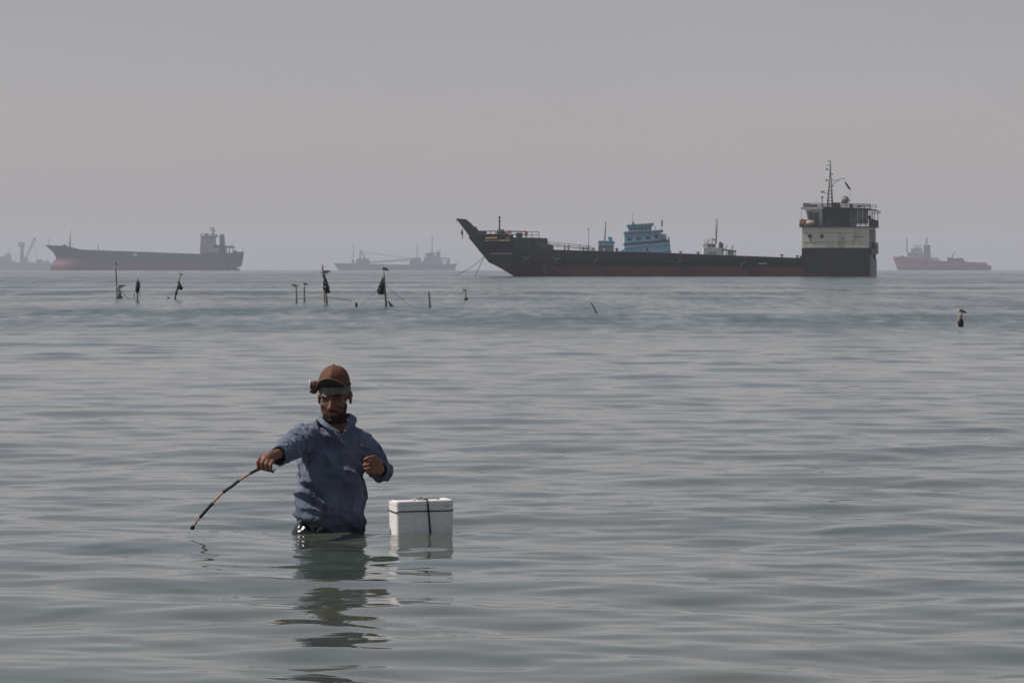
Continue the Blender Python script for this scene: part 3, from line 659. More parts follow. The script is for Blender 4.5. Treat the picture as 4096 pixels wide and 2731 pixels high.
def white_tug():
    S = Ship(1000, 2880, 0); x, z = S.x, S.z
    root = empty('tugboat', S.loc, 0, label='small white tugboat with dark funnel half hidden behind the landing craft', cat='boat')
    p = lambda X, Y: S.xz(2350 + X / 3.36, 840 + Y / 3.36); W = 3.0
    hull_mesh([(-2, x(2790)), (0, x(2782)), (3.2, x(2770))], [(-2, x(2955)), (0, x(2958)), (3, x(2962))], [(0, 3.4), (.3, 2.6), (1, 2.2)], -2,
              lambda u, v: W * 1.2 * min(1, (u / .3) ** .6 + .02) * (.6 + .4 * v), 30, 6).build('hull', M_dark, root)
    MB().prism([p(1545, 720), p(1552, 505), p(1800, 512), p(1805, 720)], -W, W).build('deckhouse', M_white, root)
    MB().prism([p(1570, 512), p(1560, 450), p(1640, 447), p(1720, 455), p(1720, 512)], -W + .5, W - .5).build('wheelhouse', M_white, root)
    for a, b in ((1608, 1648), (1660, 1705)): MB().box(p(a, 0)[0], p(b, 0)[0], -W + .4, -W + .55, p(0, 500)[1], p(0, 465)[1]).build('window', M_glass, root)
    for i in range(3): MB().box(p(1556, 0)[0], p(1568, 0)[0], -1.8 + i * 1.3, -.9 + i * 1.3, p(0, 495)[1], p(0, 468)[1]).build('window', M_glass, root)
    MB().box(p(1610, 0)[0], p(1715, 0)[0], -W - .05, -W + .1, p(0, 590)[1], p(0, 565)[1]).build('window_band', M_grey, root)
    MB().ell((p(1700, 0)[0], -W - .05, p(0, 530)[1]), (.25, .1, .25), 10, 6).build('deck_lamp', M_tan, root)
    railing([(p(1570, 0)[0], -W + .6, p(0, 450)[1]), (p(1715, 0)[0], -W + .6, p(0, 450)[1])], 1.0, 1.0, 2, .05).build('roof_rail', M_grey, root)
    MB().tube([(p(1610, 0)[0], 0, p(0, 450)[1]), (p(1612, 0)[0], 0, p(0, 385)[1]), (p(1640, 0)[0], 0, p(0, 390)[1])], .06, 5).build('radar', M_grey, root)
    m = MB(); m.tube([(p(1725, 0)[0], 0, p(0, 460)[1]), (p(1738, 0)[0], 0, p(0, 120)[1])], .2, 8); m = m.build('mast', M_grey, root)
    for Y in (125, 160, 200, 237, 275, 318): MB().tube([(p(1712, 0)[0], 0, p(0, Y)[1]), (p(1738, 0)[0], 0, p(0, Y)[1])], .07, 5).build('yard_arm', M_dark, m)
    MB().tube([(p(1672, 0)[0], 0, p(0, 375)[1]), (p(1685, 0)[0], 0, p(0, 402)[1]), (p(1725, 0)[0], 0, p(0, 402)[1])], .12, 6).build('yard_arm', M_dark, m)
    MB().prism([p(1758, 600), p(1770, 440), p(1785, 425), p(1800, 440), p(1822, 450), p(1826, 600)], -.9, .9).build('funnel', M_dark, root)
    MB().prism([p(1820, 525), p(1990, 545), p(1990, 562), p(1820, 545)], -W, W).build('boat_deck', M_dark, root)
    for a in (1860, 1920, 1980): MB().tube([(p(a, 0)[0], -W + .2, p(0, 560)[1]), (p(a, 0)[0], -W + .2, p(0, 660)[1])], .12, 6).build('deck_post', M_grey, root)
    for a in (1865, 1950): MB().tube([(p(a - 10, 0)[0], 0, p(0, 530)[1]), (p(a, 0)[0], 0, p(0, 490)[1]), (p(a + 15, 0)[0], 0, p(0, 478)[1])], .12, 6).build('davit', M_grey, root)
    MB().tube([(p(1880, 0)[0], -1, p(0, 585)[1]), (p(1965, 0)[0], -1, p(0, 585)[1])], .8, 14).build('workboat', M_white, root)
white_tug()

# ------------------------------------------------------------------ green and red cargo ship on the left
def cargo_ship():
    S = Ship(3100, 570, 0); x, z = S.x, S.z
    root = empty('cargo_ship', S.loc, 0, label='green and red cargo ship with white bridge tower at its stern, far left', cat='ship')
    p = lambda X, Y: S.xz(X / 2.352, 880 + Y / 2.352); B = 9.0
    bow = [(-2, x(208)), (z(1079), x(205)), (z(1068), x(202)), (z(1058), x(206)), (z(1048), x(219)), (z(1036), x(225)), (z(1022), x(224)), (z(1008), x(212)), (z(978), x(179))]
    stern = [(-2, x(900)), (z(1080), x(922)), (z(1069), x(947)), (z(1063), x(966)), (z(1005), x(975))]
    def half(u, v):
        t = min(1, u / .17); b = B * (1 - (1 - t) ** 2.2)
        fl = max(.0, (v - .5) / .5)
        b = max(b, .25 + (1 - t) * B * .75 * fl ** 1.3 * (t + .12)) if u < .17 else b
        if u > .88: b *= 1 - ((u - .88) / .12) ** 2 * (.6 - .45 * v)
        return b
    tops = [(0, z(980)), (.095, z(984)), (.155, z(998)), (.20, z(1002)), (.52, z(1011)), (.78, z(1018)), (.785, z(1012)), (.95, z(1012)), (.97, z(1008)), (1, z(1007))]
    hull_mesh(bow, stern, tops, -2, half, 80, 18).build('hull', HULLMAT('cargo_ship_sides', (.018, .046, .050), (.135, .046, .048), z(1041), slope=-.022, rustamt=.25, scale=.12), root)
    MB().prism([S.xz(300, 1000), S.xz(335, 999), S.xz(800, 1016), S.xz(800, 1019), S.xz(340, 1006)], -B * .8, B * .8).build('hatch_cover', MAT('brown_hatch', (.08, .05, .045), .7), root)
    MB().box(x(537), x(553), -B - .2, -B + .1, z(1026), z(1013)).build('white_side_panel', M_white, root)
    for px in (372, 442, 502, 573, 644, 708): MB().box(x(px - 3), x(px + 3), -B - .12, -B + .1, z(1031), z(1020)).build('side_bracket', MAT('faded_green', (.06, .10, .10), .7), root)
    MB().ell((x(258), -2, z(984)), (2.2, 1.5, 1.1), 14, 8).build('windlass', M_dark, root)
    MB().box(x(252), x(272), -3, 3, z(990), z(984)).build('windlass_bed', M_dark, root)
    MB().tube([(x(196), 0, z(982)), (x(195), 0, z(954))], .25, 6).build('jackstaff', M_grey, root)
    f = MB(); f.tube([(x(280), 0, z(998)), (x(280), 0, z(918))], [.75, .55], 8); f = f.build('foremast', M_cream, root)
    for py in (926, 951, 972): MB().tube([(x(275), 0, z(py)), (x(284), 0, z(py))], .3, 5).build('yard_arm', M_grey, f)
    MB().tube([(x(393), 0, z(1005)), (x(393), 0, z(978))], .35, 6).build('hose_post', M_grey, root)
    # bridge tower
    mw = MAT('cargo_white', (.42, .44, .45), .6, .2, .25)
    MB().prism([p(1886, 330), p(1898, 150), p(2025, 150), p(2025, 330)], -B + 1, B - 1).build('bridge_tower', mw, root)
    for i, Y in enumerate((165, 205, 245, 285)):
        for k in range(4 if i else 5):
            a = 1908 + k * (28 if i else 22); MB().box(p(a, 0)[0], p(a + 13, 0)[0], -B + .85, -B + 1.05, p(0, Y + 12)[1], p(0, Y)[1]).build('window', M_glass, root)
        MB().box(p(1893, 0)[0], p(2030, 0)[0], -B + .7, B - .7, p(0, Y + 24)[1], p(0, Y + 20)[1]).build('deck_edge', M_grey, root)
    MB().box(p(1888, 0)[0], p(2030, 0)[0], -B - .3, B + .3, p(0, 155)[1], p(0, 148)[1]).build('bridge_wing', M_grey, root)
    railing([(p(1893, 0)[0], -B, p(0, 148)[1]), (p(2028, 0)[0], -B, p(0, 148)[1])], 1.6, 2.2, 2, .14).build('bridge_rail', M_dark, root)
    MB().prism([p(1928, 150), p(1930, 128), p(1952, 126), p(1955, 150)], -1.5, 1.5).build('radar_housing', M_dark, root)
    m = MB(); m.tube([(p(2006, 0)[0], 0, p(0, 150)[1]), (p(2008, 0)[0], 0, p(0, 64)[1])], [.8, .45], 8); m = m.build('mast', M_grey, root)
    for (a, b, Y) in ((1975, 2018, 72), (1985, 2030, 98), (1978, 1990, 88)): MB().tube([(p(a, 0)[0], 0, p(0, Y)[1]), (p(b, 0)[0], 0, p(0, Y + 6)[1])], .4, 5).build('yard_arm', M_dark, m)
    MB().prism([p(2022, 165), p(2040, 130), p(2040, 150), p(2068, 152), p(2068, 158), p(2030, 160)], -4, 4).build('signal_deck', M_dark, root)
    MB().prism([p(2025, 330), p(2025, 235), p(2065, 235), p(2070, 330)], -B + 1.5, B - 1.5).build('engine_casing', mw, root)
    MB().prism([p(2066, 330), p(2070, 152), p(2075, 140), p(2110, 140), p(2118, 250), p(2122, 330)], -2.6, 2.6).build('funnel', MAT('blue_grey_funnel', (.06, .075, .10), .6), root)
    for a in (2078, 2100): MB().tube([(p(a, 0)[0], 0, p(0, 142)[1]), (p(a, 0)[0], 0, p(0, 132)[1])], .5, 8).build('exhaust_pipe', M_dark, root)
    MB().prism([p(2010, 262), p(2015, 232), p(2200, 248), p(2208, 264)], -B + 1, B - 1).build('boat_deck', M_dark, root)
    for a in (2135, 2165, 2200): MB().tube([(p(a, 0)[0], -B + 1.3, p(0, 262)[1]), (p(a, 0)[0], -B + 1.3, p(0, 320)[1])], .5, 6).build('deck_pillar', M_grey, root)
    MB().tube([(p(2184, 0)[0], 0, p(0, 250)[1]), (p(2184, 0)[0], 0, p(0, 205)[1])], .25, 5).build('stern_light_mast', M_grey, root)
    MB().box(p(2195, 0)[0], p(2230, 0)[0], -5, 2, p(0, 320)[1], p(0, 288)[1]).build('mooring_winch', M_dark, root)
    MB().tube([(p(2283, 0)[0], 0, p(0, 300)[1]), (p(2286, 0)[0], 0, p(0, 262)[1])], .18, 5).build('ensign_staff', M_grey, root)
    # boat under the counter
    S2 = Ship(3040, 942, 0); sx_, sz_ = S2.x, S2.z
    r2 = empty('workboat', S2.loc, 0, label='tiny dark workboat floating under the stern of the green cargo ship', cat='boat')
    hull_mesh([(-.4, sx_(930)), (sz_(1073), sx_(924))], [(-.4, sx_(958)), (sz_(1074), sx_(961))], [(0, sz_(1072)), (.3, sz_(1074)), (1, sz_(1075))], -.4, lambda u, v: 1.3 * min(1, (u / .35) ** .6 + .03), 20, 5).build('hull', M_dark, r2)
    MB().box(sx_(938), sx_(950), -.8, .8, sz_(1077), sz_(1071)).build('cabin', M_grey, r2)
cargo_ship()

# ------------------------------------------------------------------ crane ship, centre left
def crane_ship():
    S = Ship(5400, 1580, 0); x, z = S.x, S.z
    root = empty('crane_ship', S.loc, 0, label='hazy grey green ship with a folded deck crane, left of the landing craft bow', cat='ship')
    p = lambda X, Y: S.xz(1300 + X / 3.618, 920 + Y / 3.618); B = 7.5
    px_, pz_ = (lambda X: p(X, 0)[0]), (lambda Y: p(0, Y)[1])
    bow = [(-2, px_(215)), (0, px_(205)), (pz_(480), px_(120))]; stern = [(-2, px_(1875)), (pz_(575), px_(1883)), (pz_(510), px_(1900)), (pz_(490), px_(1926))]
    def half(u, v):
        b = B * (1 - (1 - min(1, u / .16)) ** 2.2) + .2 + max(0, v - .3) * (1 - min(1, u / .16)) * B * .35 * min(1, u / .05)
        return b * (1 - max(0, (u - .92) / .08) ** 2 * .3)
    hull_mesh(bow, stern, [(0, pz_(480)), (.2, pz_(487)), (.3, pz_(495)), (.62, pz_(502)), (.9, pz_(497)), (.97, pz_(490)), (1, pz_(490))], -2, half, 50, 10).build('hull', HULLMAT('crane_ship_sides', (.030, .045, .050), (.06, .05, .06), pz_(530), slope=0, rustamt=.2, scale=.1), root)
    M_c = MAT('crane_paint', (.035, .045, .075), .6, .2, .3); M_h = MAT('house_paint', (.11, .13, .17), .6, .2, .2)
    MB().prism([p(450, 500), p(455, 425), p(500, 412), p(640, 418), p(648, 500)], -4, 4).build('crane_house', M_c, root)
    cr = MB()
    for a in ((510, 300, 508, 420), (515, 300, 582, 420)): cr.tube([(px_(a[0]), -1.5, pz_(a[1])), (px_(a[2]), -1.5, pz_(a[3]))], .9, 6); cr.tube([(px_(a[0]), 1.5, pz_(a[1])), (px_(a[2]), 1.5, pz_(a[3]))], .9, 6)
    cr.box(px_(498), px_(535), -2, 2, pz_(318), pz_(298)); cr.build('crane_gantry', M_c, root)
    bm_ = MB(); a0, a1 = (640, 462), (1235, 412); b0, b1 = (650, 478), (1235, 440)
    for yy in (-1.2, 1.2):
        bm_.tube([(px_(a0[0]), yy, pz_(a0[1])), (px_(a1[0]), yy, pz_(a1[1]))], .38, 5); bm_.tube([(px_(b0[0]), yy, pz_(b0[1])), (px_(b1[0]), yy, pz_(b1[1]))], .38, 5)
        for i in range(16):
            t, s_ = i / 16, (i + 1) / 16
            bm_.tube([(px_(a0[0] + 595 * t), yy, pz_(a0[1] - 50 * t)), (px_(b0[0] + 585 * s_), yy, pz_(b0[1] - 38 * s_))], .3, 4)
            bm_.tube([(px_(b0[0] + 585 * s_), yy, pz_(b0[1] - 38 * s_)), (px_(a0[0] + 595 * s_), yy, pz_(a0[1] - 50 * s_))], .3, 4)
    bm_.build('crane_boom', M_c, root)
    for (a, b, c, d) in ((515, 302, 1240, 402), (560, 320, 1240, 412), (525, 325, 720, 445)): MB().tube([(px_(a), 0, pz_(b)), (px_((a + c) / 2), 0, pz_((b + d) / 2 + (14 if c > 1000 else 0))), (px_(c), 0, pz_(d))], .22, 4).build('crane_cable', M_c, root)
    f = MB(); f.tube([(px_(408), 0, pz_(490)), (px_(408), 0, pz_(205))], [.7, .45], 6); f.box(px_(385), px_(430), -1.5, 1.5, pz_(480), pz_(440)); f = f.build('foremast', M_h, root)
    for Y in (210, 255): MB().tube([(px_(397), 0, pz_(Y)), (px_(420), 0, pz_(Y))], .35, 5).build('yard_arm', M_h, f)
    MB().prism([p(1225, 505), p(1228, 440), p(1250, 405), p(1388, 398), p(1390, 505)], -5, 5).build('mid_deckhouse', M_h, root)
    m = MB(); m.tube([(px_(1333), 0, pz_(400)), (px_(1333), 0, pz_(215))], [.7, .4], 6); m = m.build('mainmast', M_h, root)
    for a, b, Y in ((1305, 1352, 298), (1318, 1348, 262)): MB().tube([(px_(a), 0, pz_(Y)), (px_(b), 0, pz_(Y))], .4, 5).build('yard_arm', M_h, m)
    MB().prism([p(1388, 505), p(1400, 455), p(1435, 440), p(1440, 390), p(1680, 395), p(1690, 505)], -6, 6).build('aft_deckhouse', M_h, root)
    MB().prism([p(1462, 395), p(1455, 335), p(1590, 325), p(1590, 395)], -5, 5).build('wheelhouse', M_h, root)
    for k in range(5): MB().box(px_(1470 + k * 23), px_(1485 + k * 23), -5.15, -4.9, pz_(365), pz_(348)).build('window', M_glass, root)
    for k in range(6): MB().box(px_(1450 + k * 36), px_(1465 + k * 36), -6.15, -5.9, pz_(450), pz_(432)).build('window', M_glass, root)
    MB().prism([p(1605, 400), p(1608, 318), p(1670, 318), p(1666, 400)], -2, 2).build('funnel', M_c, root)
    MB().tube([(px_(1615), 0, pz_(318)), (px_(1640), 0, pz_(288)), (px_(1670), 0, pz_(283))], .45, 6).build('davit', M_h, root)
    m = MB(); m.tube([(px_(1550), 0, pz_(330)), (px_(1550), 0, pz_(85))], [.75, .45], 6); m = m.build('radar_mast', M_h, root)
    for a, b, Y in ((1540, 1572, 135), (1535, 1562, 100), (1530, 1570, 295)): MB().tube([(px_(a), 0, pz_(Y)), (px_(b), 0, pz_(Y))], .4, 5).build('yard_arm', M_h, m)
    MB().box(px_(1680), px_(1808), -6, 6, pz_(420), pz_(404)).build('boat_deck', M_c, root)
    for a in (1700, 1740, 1800): MB().box(px_(a - 8), px_(a + 8), -5.5, -4.5, pz_(500), pz_(420)).build('deck_pillar', M_h, root)
    MB().box(px_(1760), px_(1800), -4, 4, pz_(500), pz_(430)).build('winch_house', M_c, root)
    MB().tube([(px_(1750), 0, pz_(405)), (px_(1750), 0, pz_(340))], .4, 5).build('aft_mast', M_h, root)
crane_ship()

# ------------------------------------------------------------------ faint vessel at the left edge
def faint_ship():
    S = Ship(6600, 90, 0); x, z = S.x, S.z
    root = empty('work_ship', S.loc, 0, label='faint blue grey work ship with gantry and raised crane jib, left edge', cat='ship')
    p = lambda X, Y: S.xz(X / 2.352, 880 + Y / 2.352); q = lambda X: p(X, 0)[0]; zz = lambda Y: p(0, Y)[1]
    mm = MAT('far_hull', (.03, .04, .055), .7, .2, .1); mh = MAT('far_house', (.10, .11, .13), .7, .2, .1)
    hull_mesh([(-2, q(-250)), (zz(390), q(-290))], [(-2, q(490)), (zz(400), q(500))], [(0, zz(370)), (.4, zz(385)), (.48, zz(398)), (1, zz(404))], -2, lambda u, v: 8 * min(1, (u / .2) ** .6 + .02), 30, 6).build('hull', mm, root)
    MB().prism([p(-120, 400), p(-110, 345), p(45, 345), p(48, 320), p(100, 320), p(105, 380), p(150, 400)], -6, 6).build('deckhouse', mh, root)
    MB().tube([(q(80), 0, zz(320)), (q(80), 0, zz(270))], .6, 6).build('mast', mm, root)
    g = MB(); g.prism([p(190, 400), p(196, 250), p(222, 250), p(226, 330), p(236, 400)], -2.5, 2.5); g.box(q(172), q(236), -3, 3, zz(252), zz(232)); g.box(q(178), q(230), -3, 3, zz(226), zz(212))
    for a in (180, 205, 226): g.box(q(a), q(a + 5), -1, 1, zz(252), zz(210))
    g.build('gantry', mm, root)
    j = MB()
    for yy in (-1, 1):
        j.tube([(q(236), yy, zz(365)), (q(318), yy, zz(180))], .7, 5); j.tube([(q(256), yy, zz(365)), (q(330), yy, zz(185))], .6, 5)
        for i in range(8): j.tube([(q(236 + 82 * i / 8), yy, zz(365 - 185 * i / 8)), (q(256 + 74 * (i + 1) / 8), yy, zz(365 - 180 * (i + 1) / 8))], .4, 4)
    j.prism([p(312, 195), p(315, 170), p(338, 168), p(340, 195)], -2, 2); j.build('crane_jib', mm, root)
    MB().prism([p(228, 400), p(232, 350), p(262, 352), p(264, 400)], -3, 3).build('crane_cab', mm, root)
    for a, b in ((320, 362), (300, 352), (150, 130)): MB().tube([(q(a if a > 200 else 196), 0, zz(190 if a > 200 else 270)), (q(b), 0, zz(395))], .25, 4).build('crane_cable', mh, root)
    for (a, b, c) in ((342, 402, 372), (418, 462, 385), (270, 310, 396)): MB().box(q(a), q(b), -3, 3, zz(408), zz(c)).build('deck_cargo', mm, root)
faint_ship()

# ------------------------------------------------------------------ orange supply ship on the right
def supply_ship():
    S = Ship(4100, 3765, 0); x, z = S.x, S.z
    root = empty('supply_ship', S.loc, 0, label='hazy orange hulled supply ship with white forward house, far right', cat='ship')
    p = lambda X, Y: S.xz(3500 + X / 3.646, 900 + Y / 3.646); q = lambda X: p(X, 0)[0]; zz = lambda Y: p(0, Y)[1]; B = 7
    bow = [(-2, q(335)), (zz(640), q(325)), (zz(560), q(300)), (zz(490), q(265)), (zz(460), q(258))]; stern = [(-2, q(1680)), (0, q(1684)), (zz(590), q(1686))]
    def half(u, v):
        t = min(1, u / .2); return B * (1 - (1 - t) ** 2.4) * (.75 + .25 * v) + .3 + (1 - t) * 2.2 * v * min(1, u / .02 + .3)
    hull_mesh(bow, stern, [(0, zz(462)), (.13, zz(465)), (.16, zz(480)), (.375, zz(488)), (.395, zz(522)), (.7, zz(535)), (.955, zz(552)), (.958, zz(590)), (1, zz(592))], -2, half, 60, 10).build('hull', HULLMAT('supply_ship_sides', (.38, .060, .042), (.11, .075, .085), zz(622), slope=0, rustamt=.2, rust=(.2, .06, .04), scale=.12), root)
    mh = MAT('supply_white', (.42, .42, .44), .6, .15, .2)
    MB().prism([p(455, 500), p(460, 400), p(500, 395), p(520, 385), p(690, 400), p(700, 500)], -5.5, 5.5).build('deckhouse', mh, root)
    MB().prism([p(525, 405), p(515, 350), p(680, 345), p(682, 405)], -5, 5).build('wheelhouse', mh, root)
    for k in range(4): MB().box(q(535 + k * 20), q(550 + k * 20), -5.15, -4.9, zz(368), zz(352)).build('window', M_glass, root)
    for k in range(6): MB().box(q(480 + k * 36), q(492 + k * 36), -5.65, -5.4, zz(445), zz(432)).build('window', M_glass, root)
    MB().prism([p(555, 350), p(558, 322), p(660, 322), p(665, 348)], -3, 3).build('upper_bridge', mh, root)
    railing([(q(545), -3, zz(322)), (q(665), -3, zz(322))], 2.2, 3, 2, .18).build('roof_rail', M_grey, root)
    MB().prism([p(712, 500), p(708, 305), p(800, 300), p(805, 400), p(815, 500)], -2.8, 2.8).build('funnel', MAT('supply_funnel', (.20, .21, .26), .6, .2, .2), root)
    MB().box(q(704), q(800), -3.2, 3.2, zz(312), zz(295)).build('funnel_cap', M_dark, root)
    for (X, a, b) in ((750, 175, 300), (462, 190, 410)):
        m = MB(); m.tube([(q(X), 0, zz(b)), (q(X), 0, zz(a))], [.75, .5], 6); m = m.build('mast', M_grey, root)
        for i in range(4): MB().tube([(q(X - 12), 0, zz(a + 8 + i * 24)), (q(X + 14), 0, zz(a + 8 + i * 24))], .45, 5).build('yard_arm', M_dark if X == 750 else M_grey, m)
    MB().prism([p(365, 470), p(375, 455), p(400, 446), p(420, 458), p(422, 472)], -3, 3).build('windlass', M_dark, root)
    MB().prism([p(800, 525), p(800, 485), p(850, 472), p(905, 480), p(945, 505), p(945, 530)], -5, -1).build('lifeboat', mh, root)
    for i, X in enumerate((345, 430, 520, 605, 745)): MB().ell((q(X), -6.6 if X > 480 else -4, zz(500 + i * 10)), (1.6, .6, 1.4), 10, 6).build('tyre_fender', M_tyre, root)
    MB().prism([p(1058, 540), p(1055, 470), p(1100, 478), p(1180, 490), p(1190, 485), p(1260, 480), p(1295, 505), p(1298, 540)], -4, 4).build('deck_machinery', M_dark, root)
    MB().tube([(q(1120), 0, zz(480)), (q(1140), 0, zz(418)), (q(1160), 0, zz(402))], .6, 6).build('deck_crane', M_grey, root)
    MB().box(q(560), q(800), -B - .5, -B + .2, zz(572), zz(566)).build('fender_strake', M_dark, root)
supply_ship()

# ------------------------------------------------------------------ fishing stakes, birds, nets and ropes
M_stake = MAT('grey_weathered_wood', (.27, .225, .17), .85, .3, 6.0, stretch=(3, 3, .5), bump=.004)
M_wetwood = MAT('dark_wet_wood', (.05, .04, .03), .6, .3, 6.0, stretch=(3, 3, .5))
M_bag = MAT('black_plastic_bag', (.010, .011, .011), .45, .4, 8.0, bump=.02)
M_net = MAT('green_net', (.03, .06, .045), .8, .3, 10)
M_gullw = MAT('white_feathers', (.55, .53, .50), .8, .1, 20)
M_gullg = MAT('dark_grey_feathers', (.06, .055, .05), .8, .2, 20)
M_beak = MAT('dark_beak', (.05, .03, .015), .5, .2, 20)
M_thin = MAT('thin_green_rope', (.09, .115, .11), .9, .2, 6)
M_brope = MAT('brown_rope', (.20, .12, .09), .9, .2, 6)

def dist_of(py): return CAMZ * F / (py - PY0)          # distance of a point on the water
def stake(name, p_top, p_bot, r, label, cat='post', mat=None, foot=True, group='fishing stakes standing in the sea'):
    D = dist_of(p_bot[1]); k = D / F
    o = Vector(((p_bot[0] - 2048) * k, D, sea(D)))
    top = Vector(((p_top[0] - p_bot[0]) * k, 0, (p_bot[1] - p_top[1]) * k))
    root = empty(name, o, 0, label=label, cat=cat, group=group)
    n = 7; rr = random.Random(hash(label) % 1000 + int(p_bot[0]))
    pts = [top * (i / n) + Vector((rr.uniform(-.006, .006), rr.uniform(-.006, .006), 0)) * (1 if 0 < i < n else 0) for i in range(n + 1)]
    pts = [pts[0] - top.normalized() * .9] + pts
    mb = MB().tube(pts, [r * 1.05] + [r * (1.08 - .2 * i / n + rr.uniform(-.05, .05)) for i in range(n + 1)], 9)
    mb.build('pole', mat or M_stake, root)
    if foot: MB().tube([Vector((0, 0, -.3)), top.normalized() * .16], [r * 1.22, r * 1.15], 9).build('wet_foot', M_wetwood, root)
    return root, o, o + top, k

def bird(loc, yaw, label, pose='upright', s=1.0, tail_up=0.0, dark=False):
    """small gull or tern; in its own axes it faces -x"""
    root = empty('seabird', loc, yaw, label=label, cat='bird', group='seabirds resting on the stakes')
    root.scale = (s, s, s)
    if pose == 'upright':
        sp = [(.155, .035, .006), (.12, .045, .018), (.075, .062, .036), (.03, .085, .052), (-.01, .110, .056), (-.042, .140, .047), (-.058, .172, .032), (-.064, .200, .027), (-.072, .222, .029), (-.090, .232, .020), (-.102, .232, .010)]
        bk = [(-.098, 0, .231), (-.138, 0, .222)]; crown = (-.072, .236); wa = (-.03, .128); wb = (.215, .022)
    else:
        sp = [(.21, .085 + tail_up, .005), (.16, .075 + tail_up * .6, .016), (.10, .066, .036), (.05, .062, .048), (0, .066, .052), (-.045, .076, .044), (-.072, .095, .030), (-.090, .112, .028), (-.110, .120, .022), (-.125, .120, .010)]
        bk = [(-.120, 0, .119), (-.165, 0, .114)]; crown = (-.094, .128); wa = (-.035, .095); wb = (.26, .10 + tail_up)
    MB().tube([(x_, 0, z_) for x_, z_, r_ in sp], [r_ for x_, z_, r_ in sp], 12).build('body', M_gullw, root)
    MB().tube(bk, [.010, .003], 8).build('beak', M_beak, root)
    MB().ell((crown[0], 0, crown[1]), (.027, .026, .017), 10, 6).build('dark_crown', M_gullg, root)
    for sd in (-1, 1):                     # folded wings reaching past the tail
        rg = []
        for i in range(9):
            t = i / 8; x_ = wa[0] + (wb[0] - wa[0]) * t; z_ = wa[1] + (wb[1] - wa[1]) * t + .018 * math.sin(math.pi * t)
            h_ = .034 * math.sin(math.pi * min(1, .18 + t * .85)) ** .7 + .002; yy = sd * (.050 * (1 - t * .75) + .004)
            rg.append([(x_, yy * .75, z_ + h_), (x_, yy + sd * .007, z_ + h_ * .3), (x_, yy + sd * .004, z_ - h_ * .9), (x_, yy * .7, z_ - h_ * .2)])
        MB().loft(rg).build('wing', M_gullg, root)
        MB().tube([(.012, sd * .018, .06), (0.005, sd * .018, 0)], .0045, 5).build('leg', M_beak, root)
        MB().box(-.022, .010, sd * .018 - .008, sd * .018 + .008, 0, .004).build('foot', M_beak, root)
    return root

def bag(loc, w, h, label, seed, side=1, cat='bag'):
    """torn black plastic hanging in folds from a stake"""
    root = empty('plastic_bag', loc, 0, label=label, cat=cat, group='black plastic tied to the stakes')
    rr = random.Random(seed); rings = []
    n = 12; m = 14
    for i in range(n + 1):
        t = i / n; wid = w * (.18 + .95 * math.sin(min(1, t * 1.15) * math.pi * .5) ** 1.3) * (1 if t < .86 else 1 - (t - .86) * 2.4)
        cx_ = side * w * (.15 + .42 * t) + rr.uniform(-.012, .012)
        rings.append([(cx_ + wid * .5 * math.cos(2 * math.pi * k / m) * (1 + .22 * math.sin(k * 2.4 + i * .5 + seed)), .10 * wid / w * math.sin(2 * math.pi * k / m) * (1 + .3 * math.sin(3 * k + i)), -h * t + rr.uniform(-.02, .02) - (.10 * h * abs(math.sin(k * 1.7 + seed)) if t > .8 else 0)) for k in range(m)])
    MB().loft(rings, smooth=False).build('sheet', M_bag, root)
    ringmesh(0, 0, 0, .045, .012).build('knot', M_thin, root)
    return root

def rope(name, pts, r, mat, label):
    o0 = Vector(pts[0]); mb = MB().tube([Vector(p) - o0 for p in pts], r * .7, 5)
    o = mb.build(name, mat); o.location = o0
    return tag(o, label, 'rope', 'ropes strung from the fishing stakes')
def sagline(a, b, s, n=16):
    a = Vector(a); b = Vector(b)
    return [a.lerp(b, i / n) - Vector((0, 0, s * 4 * (i / n) * (1 - i / n))) for i in range(n + 1)]

# A: tall pale pole, far left
rA, bA, tA, kA = stake('stake', (462, 1061), (469, 1192), .036, 'tall pale stake at far left with a round gull on top')
bird(tA, R(80), 'plump gull facing the camera on the tall far left stake', 'upright', .85)
pA = bA + Vector((.09, -.05, 0))
rb = empty('bundled_stump', pA, 0, label='short stump wrapped in net scraps at the foot of the tall left stake', cat='post')
MB().tube([(0, 0, -.6), (-.02, 0, .38)], [.07, .06], 8).build('pole', M_wetwood, rb)
MB().ell((.02, -.02, .16), (.075, .075, .14), 10, 8).build('net_wrap', MAT('pinkish_net', (.25, .15, .12), .9, .4, 8), rb)
MB().ell((.01, -.01, .03), (.16, .1, .07), 10, 6).build('weed', M_net, rb)
bird(pA + Vector((-.02, 0, .38)), R(2), 'dark winged tern perched low beside the tall far left stake', 'level', 1.15, .03)
rope('rope', sagline(pA + Vector((.03, 0, .36)), px_world(512, 1196, bA.y) , .0), .014, M_thin, 'short net line running down to the water right of the far left stump')
rope('rope', sagline(px_world(505, 1191, bA.y), px_world(575, 1193, bA.y), .02), .012, M_thin, 'slack line lying along the water between the two far left stakes')
# B
rB, bB, tB, kB = stake('stake', (550, 1114), (549, 1200), .034, 'short stake wrapped in a long dark sleeve, second from the left')
MB().tube([(.01, -.01, .83), (.03, -.02, .72), (.035, -.02, .55), (0, -.02, .36), (.01, -.01, .30)], [.03, .075, .095, .085, .04], 10).build('dark_sleeve', M_bag, rB)
MB().tube([(.05, 0, .36), (.12, 0, .12)], .012, 5).build('rag_strip', M_rope, rB)
rB2, _, _, _ = stake('stake', (538, 1172), (537, 1195), .022, 'thin stub just left of the dark sleeved stake', foot=False)
# float
f0 = px_world(673, 1193, dist_of(1194)); fl = MB().ell((0, 0, .015), (.075, .06, .05), 12, 8).build('net_float', M_bag); fl.location = (f0.x, f0.y, sea(f0.y)); tag(fl, 'small black float on the water left of the leaning stake', 'float')
